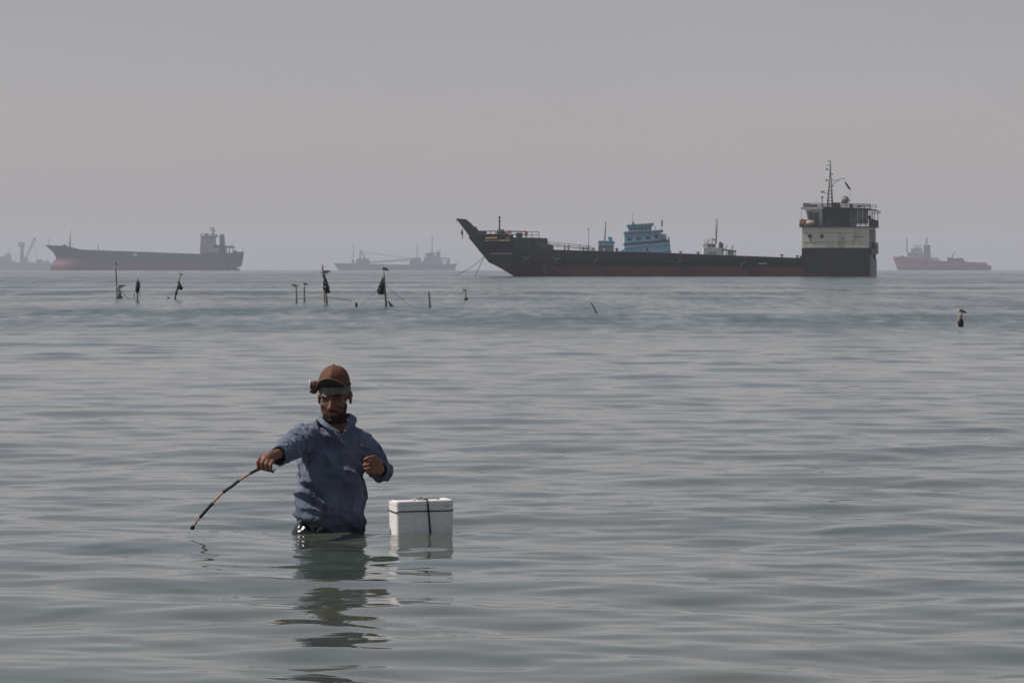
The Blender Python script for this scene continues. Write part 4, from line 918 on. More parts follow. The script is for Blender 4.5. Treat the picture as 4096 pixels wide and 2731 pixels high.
# C leaning
rC, bC, tC, kC = stake('stake', (721, 1102), (698, 1196), .036, 'leaning stake with a tern on top, third from the left')
bird(tC, R(8), 'small tern standing on top of the leaning third stake', 'upright', .62)
bag(bC.lerp(tC, .72) + Vector((0, -.05, 0)), .17, .30, 'black bag tied to the leaning third stake', 3, 1)
MB().tube([bC.lerp(tC, .18) - bC + Vector((0.02, -.03, 0)), bC.lerp(tC, .45) - bC + Vector((0.01, -.03, 0))], [.055, .045], 8).build('dark_wrap', M_bag, rC)
# D, E short stakes with birds
rD, bD, tD, kD = stake('stake', (1185, 1151), (1186, 1210), .032, 'short stake with a dark tern facing right, left of a close pair')
bird(tD, R(176), 'dark tern with long wings facing right on the shorter of two neighbouring stakes', 'level', .85, .03)
rE, bE, tE, kE = stake('stake', (1217, 1143), (1217, 1206), .034, 'slightly taller stake with a white breasted gull, right of a close pair')
bird(tE, R(5), 'white breasted gull on the taller of two neighbouring stakes', 'upright', .80)
rope('rope', sagline(bC.lerp(tC, .30), px_world(1300, 1181, bD.y), .32), .014, M_brope, 'long sagging brown rope from the leaning stake to the tall bagged stake')
# F tall with bag
rF, bF, tF, kF = stake('stake', (1289, 1059), (1308, 1213), .038, 'tall stake with a tern on its side and a big black bag, left of centre')
bird(bF.lerp(tF, .735) + Vector((0, -.07, .0)), R(0), 'tern with long dark wings perched against the tall bagged stake', 'level', 1.1, .02)
bag(bF.lerp(tF, .72) + Vector((.01, -.05, 0)), .21, .60, 'large torn black bag hanging on the right of the tall stake', 8, 1)
rF2, _, _, _ = stake('stake', (1296, 1165), (1300, 1204), .035, 'thin prop stake leaning behind the tall bagged stake')
rope('rope', sagline(bF.lerp(tF, .17), px_world(1408, 1203, bF.y), .01), .015, M_thin, 'line slanting down right from the tall bagged stake')
# G stub
rG, bG, tG, kG = stake('stake', (1425, 1209), (1425, 1226), .042, 'very short dark stub between the two bagged stakes', mat=M_wetwood, foot=False)
# H
rH, bH, tH, kH = stake('stake', (1534, 1086), (1545, 1226), .036, 'tall stake with a gull on top and a bag on its left, centre')
bird(tH, R(4), 'white gull on top of the tall stake in front of the crane ship', 'upright', .98)
bag(bH.lerp(tH, .80) + Vector((-.02, -.05, 0)), .20, .50, 'black bag hanging on the left of the tall centre stake', 15, -1)
rope('rope', sagline(bH.lerp(tH, .64), px_world(1650, 1229, bH.y), .02), .010, M_thin, 'thin dark line slanting right from the tall centre stake to the water')
rope('rope', sagline(bH.lerp(tH, .52) + Vector((-.2, 0, 0)), px_world(1440, 1222, bH.y), .03), .008, M_thin, 'thin line slanting left from the bag of the tall centre stake')
wd = MB().prism([(.0, .24), (.06, .18), (.24, .0), (.10, .0)], -.01, .01).build('net_scrap', M_net); wd.location = bH + Vector((.03, -.03, 0)); tag(wd, 'small triangular net scrap at the foot of the tall centre stake', 'net')
# I, J, K, L
stake('stake', (1714, 1163), (1720, 1228), .036, 'bare pale stake between the centre stake and the bird stub')
rJ, bJ, tJ, kJ = stake('stake', (1863, 1166), (1862, 1200), .034, 'short pale stub with a small white bird under the landing craft bow')
bird(tJ, R(170), 'small white bird crouching on the stub under the landing craft bow', 'level', .62)
MB().ell((.02, 0, .03), (.09, .08, .09), 10, 8).build('weed', M_bag, rJ)
stake('stake', (2364, 1210), (2387, 1254), .019, 'thin dark stick leaning left, alone right of centre', mat=M_wetwood, foot=False)
rL, bL, tL, kL = stake('stake', (3842, 1256), (3836, 1302), .052, 'stout broken stump with a gull, alone at right', foot=False)
MB().ell((.035, -.01, .05), (.075, .07, .13), 12, 8).build('mussel_clump', M_bag, rL)
bird(tL + Vector((0, 0, .0)), R(3), 'dark winged gull standing on the lone stump at right', 'upright', .72)
# pale float in the open water
Df = dist_of(1614); pf = MB().ell((0, 0, .012), (.016, .016, .02), 12, 8).build('fishing_float', MAT('yellowish_float', (.45, .40, .22), .6, .15, 20)); pf.location = ((662 - 2048) / F * Df, Df, sea(Df)); tag(pf, 'tiny pale yellow float left of the man in open water', 'float')

# ------------------------------------------------------------------ floating foam box
def foam_box():
    D = 19.70; k = D / F
    yaw = R(17)
    loc = ((1684 - 2048) * k, D + .03, 0)
    root = empty('foam_box', loc, yaw, label='white foam cooler box tied with dark cord floating beside the man', cat='box')
    root.rotation_euler = (R(.8), R(-.9), yaw)
    mf = MAT('white_foam', (.70, .68, .66), .75, .05, 60, bump=.0012, spec=.2, col2=(.80, .78, .75))
    hw, hd = .146, .076
    zs = lambda py: (2137 - py) * k
    def rounded(z0, z1, a, b, r, taper=0.0, topr=.0):
        n = 6; rings = []
        prof = [(z0, 0.0)] + ([(z1 - topr, 0.0)] + [(z1 - topr + topr * math.sin(t), topr * (1 - math.cos(t))) for t in (math.pi / 8, math.pi / 4, math.pi * 3 / 8, math.pi / 2)] if topr else [(z1, 0.0)])
        for zz, ins in prof:
            tt = taper * (zz - z0); ring = []
            for cx_, cy_, a0 in ((1, -1, -90), (1, 1, 0), (-1, 1, 90), (-1, -1, 180)):
                for i in range(n + 1):
                    t = R(a0 + 90 * i / n); ring.append((cx_ * (a + tt - r) + (r - ins) * math.cos(t), cy_ * (b + tt - r) + (r - ins) * math.sin(t), zz))
            rings.append(ring)
        return MB().loft(rings, smooth=False)
    rounded(-.09, zs(2019), hw - .002, hd - .002, .016, .008).build('body', mf, root)
    rounded(zs(2018.2), zs(2000), hw + .001, hd + .001, .018, .0, .008).build('lid', mf, root)
    MC = MAT('dark_green_cord', (.018, .028, .022), .9, .3, 60)
    zc = zs(2044); r_ = .0032; e = .004
    sx_, sy_ = hw - .001 + r_ * .6, hd - .001 + r_ * .6
    pts = []
    for cx_, cy_, a0 in ((1, -1, -90), (1, 1, 0), (-1, 1, 90), (-1, -1, 180)):
        for i in range(6):
            t = R(a0 + 18 * i); pts.append((cx_ * (sx_ - .018) + .018 * math.cos(t), cy_ * (sy_ - .018) + .018 * math.sin(t), zc + .003 * math.sin(len(pts) * .9)))
    MB().tube(pts + [pts[0]], r_, 6).build('cord', MC, root)
    xt = .012
    front = -hd - .003
    MB().tube([(xt, .05, zs(2000) + .004), (xt - .002, -.03, zs(2000) + .004), (xt - .001, front + .014, zs(2000) + .004), (xt, front, zs(2004)), (xt + .001, front - .001, zs(2018)), (xt + .005, front - .001, zs(2045) + .0), (xt + .010, front, zs(2100)), (xt + .014, front, zs(2140)), (xt + .015, front, -.06)], .0042, 6).build('cord', MC, root)
    rr = random.Random(5); MS = MAT('shell_bait', (.33, .20, .08), .7, .4, 60)
    for i in range(9):
        xx = rr.uniform(-.055, .0) if i < 7 else rr.uniform(.06, .085)
        MB().ell((xx, rr.uniform(-.05, 0.02), zs(2000) + .002), (rr.uniform(.004, .009), rr.uniform(.004, .008), rr.uniform(.003, .006)), 8, 6).build('bait_scrap', MS, root)
    MB().tube([(-.01, -.06, zs(2000) + .004), (.005, -.05, zs(2000) + .011), (.022, -.06, zs(2000) + .005)], .004, 6).build('cord_knot', MAT('pale_cord', (.5, .45, .35), .9), root)
    for i in range(5):
        MB().ell((rr.uniform(.07, .14), front - .0005, zs(2022) + rr.uniform(-.006, .002)), (.004, .002, .0018), 6, 4).build('chip', MAT('foam_chip', (.35, .28, .2), .9), root)
foam_box()

# ------------------------------------------------------------------ the man wading with a stick
def remeshed(mb, voxel, smooth=4, fac=.5, name='tmp'):
    """unites overlapping closed shapes into one continuous surface"""
    o = bpy.data.objects.new(name, mb.mesh(name)); COL.objects.link(o)
    m = o.modifiers.new('r', 'REMESH'); m.mode = 'VOXEL'; m.voxel_size = voxel; m.adaptivity = 0
    if smooth:
        q = o.modifiers.new('s', 'SMOOTH'); q.iterations = smooth; q.factor = fac
    bpy.context.view_layer.update()
    dg = bpy.context.evaluated_depsgraph_get()
    me = bpy.data.meshes.new_from_object(o.evaluated_get(dg)); me.name = name
    old = o.data; bpy.data.objects.remove(o); bpy.data.meshes.remove(old)
    me.polygons.foreach_set('use_smooth', np.ones(len(me.polygons), bool))
    return me
def mesh_arrays(me):
    n = len(me.vertices); co = np.zeros(n * 3, np.float32); no = np.zeros(n * 3, np.float32)
    me.vertices.foreach_get('co', co); me.vertex_normals.foreach_get('vector', no)
    fs = [tuple(p.vertices) for p in me.polygons]
    return co.reshape(-1, 3), no.reshape(-1, 3), fs
def submesh(co, fs, keep):
    """faces whose vertices are all kept"""
    ok = [f for f in fs if all(keep[i] for i in f)]
    used = sorted({i for f in ok for i in f}); mp = {v: i for i, v in enumerate(used)}
    mb = MB(); mb.add([tuple(co[i]) for i in used], [tuple(mp[i] for i in f) for f in ok], True)
    return mb

def person():
    D = 19.92; PM = F / D
    root = empty('person', ((1320 - 2048) / PM, D, 0), 0, label='man in blue shirt and brown cap wading waist deep, holding a stick', cat='person')
    P = lambda px, py, y=0.0: Vector(((px - 2048) * (D + y) / F - root.location.x, y, CAMZ - (py - PY0) * (D + y) / F))
    FO = Vector((.031, 0, .024))
    M_skin = MAT('skin', (.175, .080, .048), .5, .18, 30, spec=.35, sss=.08)
    M_hair = MAT('dark_hair', (.018, .012, .009), .75, .35, 120, bump=.003)
    # ---- head frame
    HC = P(1337, 1588, .0); HR = Euler((R(9), 0, R(-9)), 'XYZ').to_matrix()       # nods and turns a little to the picture's left
    H = lambda x, y, z: HC + HR @ Vector((x, y, z))
    mb = MB()
    mb.ell(H(0, .018, .030), (.074, .093, .088), 24, 16, HR)                    # skull
    mb.ell(H(0, -.018, -.035), (.063, .068, .088), 24, 16, HR)                  # face
    mb.ell(H(0, -.036, -.088), (.042, .040, .034), 18, 12, HR)                  # jaw and chin
    mb.ell(H(0, -.062, -.102), (.022, .018, .016), 14, 10, HR)
    for s in (-1, 1):
        mb.ell(H(s * .040, -.052, -.030), (.022, .022, .020), 14, 10, HR)       # cheekbone
        mb.caps(H(s * .010, -.083, .014), H(s * .048, -.066, .014), .0085, .008)   # brow ridge
        mb.ell(H(s * .031, -.065, -.004), (.0140, .011, .0090), 14, 10, HR)     # lidded eye
        mb.ell(H(s * .079, .014, -.010), (.008, .018, .030), 12, 10, HR)        # ear
        mb.ell(H(s * .082, .022, .006), (.008, .014, .015), 12, 8, HR)
        mb.ell(H(s * .013, -.091, -.040), (.009, .009, .0075), 12, 8, HR)       # nostril wing
    mb.caps(H(0, -.078, .008), H(0, -.103, -.036), .0085, .0125)                # nose
    mb.caps(H(-.016, -.080, -.066), H(.016, -.080, -.066), .0055, .0055); mb.caps(H(-.013, -.079, -.076), H(.013, -.079, -.076), .006, .006)
    mb.caps(P(1345, 1780, .035), P(1338, 1640, .012), .060, .056)               # neck
    # ---- trunk (hidden under the shirt), legs under water
    def trunk(grow, secs):
        rings = []
        for zz, a, b, cx_, cy_, yaw in secs:
            ring = []
            for k in range(28):
                t = 2 * math.pi * k / 28; ex = .85
                x_ = (a + grow) * math.copysign(abs(math.cos(t)) ** ex, math.cos(t)); y_ = (b + grow) * math.copysign(abs(math.sin(t)) ** ex, math.sin(t))
                c_, s_ = math.cos(yaw), math.sin(yaw); ring.append((cx_ + x_ * c_ - y_ * s_, cy_ + x_ * s_ + y_ * c_, zz))
            rings.append(ring)
        return MB().loft(rings)
    ty = R(20)
    secs = [(-.14, .150, .115, .0, .03, R(8)), (-.02, .158, .118, .0, .03, R(10)), (.10, .153, .120, .004, .02, R(14)), (.20, .155, .120, .008, .015, ty), (.30, .160, .118, .012, .02, ty),
            (.38, .165, .108, .012, .025, ty), (.43, .158, .095, .014, .028, ty), (.47, .125, .080, .018, .03, ty), (.505, .075, .066, .024, .034, ty), (.53, .05, .055, .024, .034, ty)]
    t_ = trunk(-.032, secs); mb.add(t_.v, t_.f, True)
    for s in (-1, 1):
        mb.caps((s * .085, .03, -.06), (s * .095, .0, -.42), .082, .056); mb.caps((s * .095, .0, -.42), (s * .10, .05, -.80), .054, .038)
        mb.caps((s * .10, .06, -.84), (s * .115, -.13, -.855), .036, .026)
    # ---- arms
    Lsh, Lel, Lwr = Vector((-.128, -.005, .470)), Vector((-.180, -.235, .430)), Vector((-.272, -.455, .378)) + FO * .9
    Rsh, Rel, Rwr = Vector((.158, .04, .432)), Vector((.246, .125, .292)), Vector((.248, -.10, .312))
    for a, e, w_ in ((Lsh, Lel, Lwr), (Rsh, Rel, Rwr)):
        mb.caps(a, e, .050, .040); mb.caps(e, w_, .039, .026)
    # right-hand side of the picture: loosely closed hand held up before the ribs
    pc = Vector((.238, -.150, .327))
    mb.caps(Rwr, pc, .027, .031); mb.ell(pc + Vector((.002, -.008, .002)), (.030, .028, .042), 16, 12)
    for i, zz in enumerate((.359, .341, .322, .305)):
        r_ = (.0098, .0100, .0095, .0085)[i]; dx = (-.004, -.010, -.006, .004)[i]
        k0 = Vector((.246, -.180, zz)); k1 = Vector((.212 + dx, -.203, zz + .001)); k2 = Vector((.188 + dx, -.188, zz - .004)); k3 = Vector((.196 + dx, -.168, zz - .006))
        mb.caps(k0, k1, r_ * 1.1, r_); mb.caps(k1, k2, r_, r_ * .95); mb.caps(k2, k3, r_ * .95, r_ * .85)
    mb.caps((.250, -.150, .356), (.225, -.185, .377), .0125, .0115); mb.caps((.225, -.185, .377), (.198, -.200, .373), .011, .010); mb.caps((.198, -.200, .373), (.180, -.200, .366), .010, .008)
    # left-hand side of the picture: fist closed on the stick, palm down
    mb.caps(Lwr, FO + Vector((-.305, -.505, .366)), .025, .029); mb.ell(FO + Vector((-.318, -.515, .356)), (.036, .030, .027), 16, 12, Euler((0, R(-18), R(20))).to_matrix())
    for i in range(4):
        r_ = (.0100, .0102, .0097, .0088)[i]
        k0 = FO + Vector((-.345 + .0205 * i, -.520 - .006 * i, .366 - .005 * i)); k1 = k0 + Vector((-.010, -.030, -.018)); k2 = k1 + Vector((.002, .004, -.028)); k3 = k2 + Vector((.008, .026, -.006))
        mb.caps(k0, k1, r_ * 1.1, r_); mb.caps(k1, k2, r_, r_ * .95); mb.caps(k2, k3, r_ * .95, r_ * .85)
    mb.caps(FO + Vector((-.290, -.490, .345)), FO + Vector((-.312, -.505, .322)), .0125, .0115); mb.caps(FO + Vector((-.312, -.505, .322)), FO + Vector((-.338, -.522, .314)), .011, .0095)
    body_me = remeshed(mb, .0036, 3, .5, 'body')
    co, no, fs = mesh_arrays(body_me)
    HRi = HR.inverted(); hl = (co - np.array(HC)) @ np.array(HRi).T               # head-local coordinates
    # eye sockets, cheeks and the groove under the lip are pressed into the surface
    dep = np.zeros(len(co)); fr = hl[:, 1] < -.02
    for s in (-1, 1):
        dep += .0085 * np.exp(-(((hl[:, 0] - s * .028) / .014) ** 2 + ((hl[:, 2] - .004) / .0085) ** 2)) * fr
        dep += .0040 * np.exp(-(((hl[:, 0] - s * .040) / .014) ** 2 + ((hl[:, 2] + .058) / .018) ** 2)) * fr
        dep += .0030 * np.exp(-(((hl[:, 0] - s * .022) / .006) ** 2 + ((hl[:, 2] + .042) / .014) ** 2)) * fr
    dep += .0030 * np.exp(-((hl[:, 0] / .016) ** 2 + ((hl[:, 2] + .0715) / .0022) ** 2)) * fr
    hl[:, 1] += dep; co = (hl @ np.array(HR).T + np.array(HC)).astype(np.float32)
    body_me.vertices.foreach_set('co', co.ravel()); body_me.update()
    no = np.zeros(len(co) * 3, np.float32); body_me.vertex_normals.foreach_get('vector', no); no = no.reshape(-1, 3)
    body = link_mesh('body', body_me, M_skin, root)
    # ---- beard, brows and cropped hair grow from the head's own surface
    def patch(mask, off, name, mat, jit=.0012):
        rr = np.random.default_rng(4); c2 = co + no * (off + rr.uniform(-jit, jit, (len(co), 1))); return submesh(c2, fs, mask).build(name, mat, root)
    hx, hy, hz = hl[:, 0], hl[:, 1], hl[:, 2]; ax = np.abs(hx)
    nz_ = np.array([mnoise.noise(Vector(p) * 70) for p in hl]) if len(hl) < 1 else np.sin(hx * 310 + hz * 190) * .003 + np.sin(hx * 140 - hz * 400) * .003
    inhead = (hz > -.135) & (hz < .12) & (ax < .09) & (np.abs(hy) < .14)
    jaw = (hz < -.066 - .35 * np.clip(.050 - ax, 0, .03) + nz_ * 1.6) & (hy < .01) & (hz > -.128)
    side = (ax > .056) & (ax < .073) & (hz < -.030 + nz_) & (hy < .002) & (hy > -.045) & (hz > -.128)
    lips = (ax < .019 - np.abs(hz + .071) * .9) & (np.abs(hz + .071) < .0062) & (hy < -.05)
    mous = (ax < .034) & (np.abs(hz + .0565 + ax * .12) < .0075 + nz_ * .4) & (hy < -.04)
    patch(inhead & (jaw | side | mous) & ~lips, .0032, 'beard', M_hair)
    for s in (-1, 1):
        patch(inhead & (hx * s > .012) & (hx * s < .050) & (np.abs(hz - .0165 - .004 * np.sin((hx * s - .012) * 70)) < .0060) & (hy < -.03), .0024, 'eyebrow', M_hair)
        patch(inhead & (hx * s > .017) & (hx * s < .046) & (np.abs(hz + .0055) < .0036) & (hy < -.03), .0012, 'lashes_and_shade', M_hair)  # lash band made bigger to paint shade into the eye sockets
    patch(inhead & (hz > -.02) & (hy > .0) & (ax > .05) & ~((ax > .070) & (hy < .05) & (hz < .04)) & (hy > .03), .003, 'hair', M_hair)
    # ---- head wrap under the cap
    M_wrap = MAT('grey_green_cloth', (.14, .145, .125), .85, .25, 40, bump=.003)
    patch(inhead & (hz > .020 + .004 * np.sin(hx * 60)) & (hz < .082), .0062, 'head_wrap', M_wrap, .0004)
    # ---- cap
    M_cap = MAT('brown_cap_cloth', (.115, .044, .023), .8, .12, 60, bump=.0006)
    M_capd = MAT('dark_cap_cloth', (.030, .016, .013), .8, .15, 60, bump=.0006)
    CR = HR @ Euler((R(-4), 0, 0)).to_matrix(); CC = H(0, .006, .062)
    C = lambda x, y, z: CC + CR @ Vector((x, y, z))
    def crown(a0, a1, name, mat, e=0.0):
        rings = []; n = 10
        for j in range(13):
            t = j / 12; zz = .097 * math.sin(t * math.pi / 2) ** .98; sc_ = max(.001, math.cos(t * math.pi / 2) ** .86)
            ring = []
            for i in range(n + 1):
                a = R(a0 + (a1 - a0) * i / n); seam = .0014 * (1 - abs(2 * i / n - 1)) ** .5
                rr_ = .40 + .60 * math.cos(R(30)) / math.cos(a - R((a0 + a1) / 2))
                ring.append(C(.083 * sc_ * rr_ * math.sin(a), -.098 * sc_ * rr_ * math.cos(a), zz))
            rings.append(ring)
        return MB().loft(rings, closed=False).build(name, mat, cap)
    cap = MB().tube([C(.081 * math.sin(2 * math.pi * i / 40), -.096 * math.cos(2 * math.pi * i / 40), .002) for i in range(41)], .0042, 6).build('cap', M_capd, root)
    for i in range(6):
        a0 = -60 + i * 60; crown(a0 - 60, a0, 'panel', M_cap)
    MB().ell(C(0, 0, .098), (.007, .007, .004), 10, 6).build('button', M_capd, cap)
    # brim: curved sheet, tipped up
    rings = []
    for j in range(9):
        t = j / 8; ring = []
        for i in range(21):
            a = R(-62 + 124 * i / 20); ca = math.cos(a)
            x_ = .083 * math.sin(a) * (1 + .02 * t); y_ = -.096 * ca - .064 * t * max(0, math.cos(a * 1.42)) ** .55
            z_ = .008 + t * .042 * max(0, math.cos(a * 1.42)) - .010 * (abs(i - 10) / 10) ** 2 * t
            ring.append(C(x_, y_, z_))
        rings.append(ring)
    bm_ = MB().loft(rings, closed=False); nb = len(bm_.v)
    low = MB().loft([[p - CR @ Vector((0, 0, .003)) for p in r] for r in rings], closed=False); low.f = [f[::-1] for f in low.f]
    bm_.build('brim', M_cap, cap); low.build('brim_underside', MAT('olive_brim_lining', (.05, .042, .028), .85, .2, 40), cap)
    MB().tube([p - CR @ Vector((0, 0, .0015)) for p in rings[-1]], .0028, 6).build('brim_edge', MAT('tan_edge', (.22, .15, .10), .8), cap)
    # stitched emblem on the front panels: a small stepped tower
    M_emb = MAT('dark_red_thread', (.16, .035, .020), .8, .2, 80)
    em = MB()
    def plate(x0, x1, z0, z1, d=.0):
        f_ = lambda x, z: C(x, -.098 * (max(.001, math.cos(math.asin(min(1, (z / .097) ** 1.02)))) ** .86) * math.sqrt(max(0, 1 - (x / (.083 * max(.001, math.cos(math.asin(min(1, (z / .097) ** 1.02)))) ** .86)) ** 2)) - .0022, z)
        g_ = lambda p: p + CR @ Vector((0, .003, 0))
        c4 = [f_(x0, z0), f_(x1, z0), f_(x1, z1), f_(x0, z1)]; em.hexa([c4[0], c4[1], g_(c4[1]), g_(c4[0]), c4[3], c4[2], g_(c4[2]), g_(c4[3])])
    plate(-.010, .010, .030, .0335); plate(-.010, .010, .036, .039); plate(-.0065, -.003, .039, .054); plate(.003, .0065, .039, .054); plate(-.0015, .0015, .039, .058); plate(-.008, .008, .0545, .057)
    em.build('emblem', M_emb, cap)
    # brown lamp strapped to the side of the cap
    ML = MAT('brown_glossy_case', (.10, .035, .018), .28, .2, 30, spec=.6)
    lp = MB(); lp.caps(P(1283, 1541, -.02), P(1256, 1542, -.035), .023, .024, 16, 5); lp.caps(P(1258, 1555, -.035), P(1254, 1561, -.035), .021, .018, 14, 5)
    lo = link_mesh('headlamp', remeshed(lp, .003, 4, .5, 'headlamp'), ML, root)
    MB().ell(P(1240, 1534, -.045), (.006, .016, .019), 14, 10).build('lens', MAT('lamp_highlight', (.75, .68, .62), .25, .1, 30, spec=.6), lo)  # pale end disc: the bright highlight on the case, painted in
    for px, py in ((1243, 1566), (1251, 1570), (1262, 1569)): MB().ell(P(px, py, -.045), (.007, .007, .006), 8, 6).build('switch', M_capd, lo)
    MB().tube([P(1284, 1541, -.015), P(1292, 1540, .03), P(1300, 1536, .08)], .006, 6).build('strap', M_capd, lo)
    # ---- shirt
    sb_ = trunk(.004, [(-.16, .168, .125, .0, .03, R(8)), (-.04, .168, .126, .0, .028, R(10)), (.06, .164, .128, .004, .02, R(12)), (.15, .166, .132, .006, .012, R(16)), (.25, .166, .130, .010, .012, ty),
                       (.33, .166, .122, .012, .018, ty), (.40, .164, .108, .014, .024, ty), (.45, .152, .094, .016, .028, ty), (.485, .128, .084, .018, .03, ty), (.515, .092, .074, .024, .034, ty), (.545, .070, .066, .026, .034, ty), (.56, .064, .062, .026, .034, ty)])
    sb_.caps(Lsh + Vector((.012, .0, .004)), Lel, .070, .055, 20, 8); sb_.caps(Lel, Lwr + Vector((.012, .03, -.006)), .056, .043, 20, 4)
    sb_.caps((-.02, .04, .49), Lsh + Vector((0, 0, .016)), .060, .055, 20, 8)
    sb_.caps(Rsh + Vector((-.004, 0, -.008)), Rel, .064, .057, 20, 8); sb_.caps(Rel, Rwr + Vector((.0, .030, -.002)), .057, .037, 20, 4)
    sb_.caps((.07, .045, .485), Rsh + Vector((-.006, .0, .0)), .052, .052, 20, 8)
    sme = remeshed(sb_, .0052, 5, .5, 'shirt'); sco, sno, sfs = mesh_arrays(sme)
    # folds: drag lines, sleeve rings, hem crumples
    amp = np.zeros(len(sco)); A = sco
    def seg(p, a, b):
        a = np.array(a); b = np.array(b); d = b - a; t = np.clip(((p - a) @ d) / (d @ d), 0, 1); return t, np.linalg.norm(p - (a + t[:, None] * d), axis=1)
    tl, dl = seg(A, Lsh, Lel); tl2, dl2 = seg(A, Lel, Lwr); tr, drr = seg(A, Rsh, Rel); tr2, dr2 = seg(A, Rel, Rwr)
    onarm = (np.minimum(np.minimum(dl, dl2), np.minimum(drr, dr2)) < .075) & ((A[:, 0] < -.13) | (A[:, 0] > .19))
    nn = np.array([mnoise.noise(Vector((p[0] * 9, p[1] * 9, p[2] * 6))) for p in A]); n2_ = np.array([mnoise.noise(Vector((p[0] * 26 + 7, p[1] * 26, p[2] * 11))) for p in A])
    amp += .0085 * nn + .0070 * (1 - 2.6 * np.abs(n2_))
    diag = np.array([mnoise.noise(Vector((p[0] * 11 + p[2] * 13, p[1] * 5, p[2] * 7 - p[0] * 6 + 3))) for p in A]); amp += .0190 * (1 - np.abs(diag) * 2.6) * (~onarm)
    sl = np.where(dl < dl2, tl * .29, .29 + tl2 * .25)
    amp += onarm * (A[:, 0] < 0) * .0034 * np.sin(sl * 120 + nn * 16 + n2_ * 5) * np.clip((sl - .05) * 8, 0, 1)
    srr = np.where(drr < dr2, tr * .2, .2 + tr2 * .22); amp += onarm * (A[:, 0] > 0) * .0036 * np.sin(srr * 110 + nn * 14 + n2_ * 5)
    def ridge(x0, z0, x1, z1, wd, h):
        a = np.array((x0, z0)); b = np.array((x1, z1)); d = b - a; q = A[:, [0, 2]]; t = np.clip(((q - a) @ d) / (d @ d), 0, 1)
        dd = np.linalg.norm(q - (a + t[:, None] * d), axis=1); return h * np.exp(-(dd / wd) ** 2) * (A[:, 1] < .06) * (~onarm)
    for rg in ((-.16, .245, -.02, .258, .014, .016), (-.17, .085, -.05, .070, .016, .015), (-.155, .19, -.10, .205, .018, .012), (-.15, .34, -.11, .26, .012, .010), (-.085, .515, -.05, .46, .007, .010), (-.125, .505, -.095, .455, .007, .010), (-.155, .50, -.13, .45, .007, .009),
               (-.16, .235, -.05, .225, .010, -.010), (.06, .11, .15, .20, .02, .010), (.0, .14, .10, .06, .02, .010), (.10, .33, .15, .27, .015, .008), (-.17, .03, -.10, .045, .01, -.008)):
        amp += ridge(*rg)
    pl = .062 + .00 + (.496 - A[:, 2]) * .135                                        # placket line
    amp += .0028 * (np.abs(A[:, 0] - pl) < .017) * (A[:, 1] < 0) * (A[:, 2] < .49) * (~onarm)
    xs_ = np.interp(A[:, 2], [.04, .16, .30, .38], [-.066, -.080, -.088, -.102])              # puckered side seam
    amp += (.0055 * np.sin(A[:, 2] * 2 * math.pi / .019) - .003) * np.exp(-((A[:, 0] - xs_) / .0075) ** 2) * (A[:, 1] < .02) * (A[:, 2] < .37) * (~onarm)
    amp -= .0085 * (~onarm)
    sco = A + sno * amp[:, None]
    X_, Y_, Z_ = sco[:, 0], sco[:, 1], sco[:, 2]
    hem = np.interp(X_, [-.19, -.165, -.12, -.085, -.05, -.01, .05, .12, .16, .2], [.012, .024, .050, .048, .022, .004, -.012, -.03, -.012, .004])
    keep = Z_ > np.where(Y_ < .05, hem, -.05)
    nk = np.hypot(X_ - .024, Y_ - .03)
    keep &= ~((nk < .076) & (Z_ > .512))
    keep &= ~((Y_ < .03) & (Z_ > .486) & (np.abs(X_ - .054 + (Z_ - .486) * .18) < (Z_ - .486) * 1.15))
    handcut = ((seg(sco, Lwr + Vector((.010, .012, 0)), Vector((-.37, -.75, .36)))[1] < .05) & (Y_ < -.437)) | ((X_ > .18) & (Y_ < -.088))
    keep &= ~handcut
    M_shirt = bpy.data.materials.new('blue_chambray'); M_shirt.use_nodes = True
    def shirtmat(m):
        n = m.node_tree.nodes; l = m.node_tree.links; b = n['Principled BSDF']; tc = n.new('ShaderNodeTexCoord')
        nz = n.new('ShaderNodeTexNoise'); nz.inputs['Scale'].default_value = 6; nz.inputs['Detail'].default_value = 7; nz.inputs['Distortion'].default_value = .6; l.new(tc.outputs['Object'], nz.inputs[0])
        wv = n.new('ShaderNodeTexNoise'); wv.inputs['Scale'].default_value = 420; l.new(tc.outputs['Object'], wv.inputs[0])
        cr = n.new('ShaderNodeValToRGB'); cr.color_ramp.elements[0].position = .3; cr.color_ramp.elements[1].position = .72
        cr.color_ramp.elements[0].color = (.055, .070, .110, 1); cr.color_ramp.elements[1].color = (.150, .172, .240, 1); l.new(nz.outputs['Fac'], cr.inputs[0])
        sp = n.new('ShaderNodeSeparateXYZ'); l.new(tc.outputs['Object'], sp.inputs[0])          # soaked hem, with an uneven wet line
        ad = n.new('ShaderNodeMath'); ad.operation = 'MULTIPLY_ADD'; l.new(nz.outputs['Fac'], ad.inputs[0]); ad.inputs[1].default_value = -.16; l.new(sp.outputs['Z'], ad.inputs[2])
        wr = n.new('ShaderNodeMapRange'); wr.inputs['From Min'].default_value = -.055; wr.inputs['From Max'].default_value = .0; wr.inputs['To Min'].default_value = .42; wr.inputs['To Max'].default_value = 1; l.new(ad.outputs[0], wr.inputs['Value'])
        mu = n.new('ShaderNodeMix'); mu.data_type = 'RGBA'; mu.blend_type = 'MULTIPLY'; mu.inputs[0].default_value = 1; l.new(cr.outputs[0], mu.inputs[6]); l.new(wr.outputs[0], mu.inputs[7])
        l.new(mu.outputs[2], b.inputs['Base Color']); b.inputs['Roughness'].default_value = .8; b.inputs['Specular IOR Level'].default_value = .2
        b.inputs['Sheen Weight'].default_value = .25; b.inputs['Sheen Roughness'].default_value = .4
        bp = n.new('ShaderNodeBump'); bp.inputs['Strength'].default_value = .35; bp.inputs['Distance'].default_value = .0015; l.new(wv.outputs['Fac'], bp.inputs['Height'])
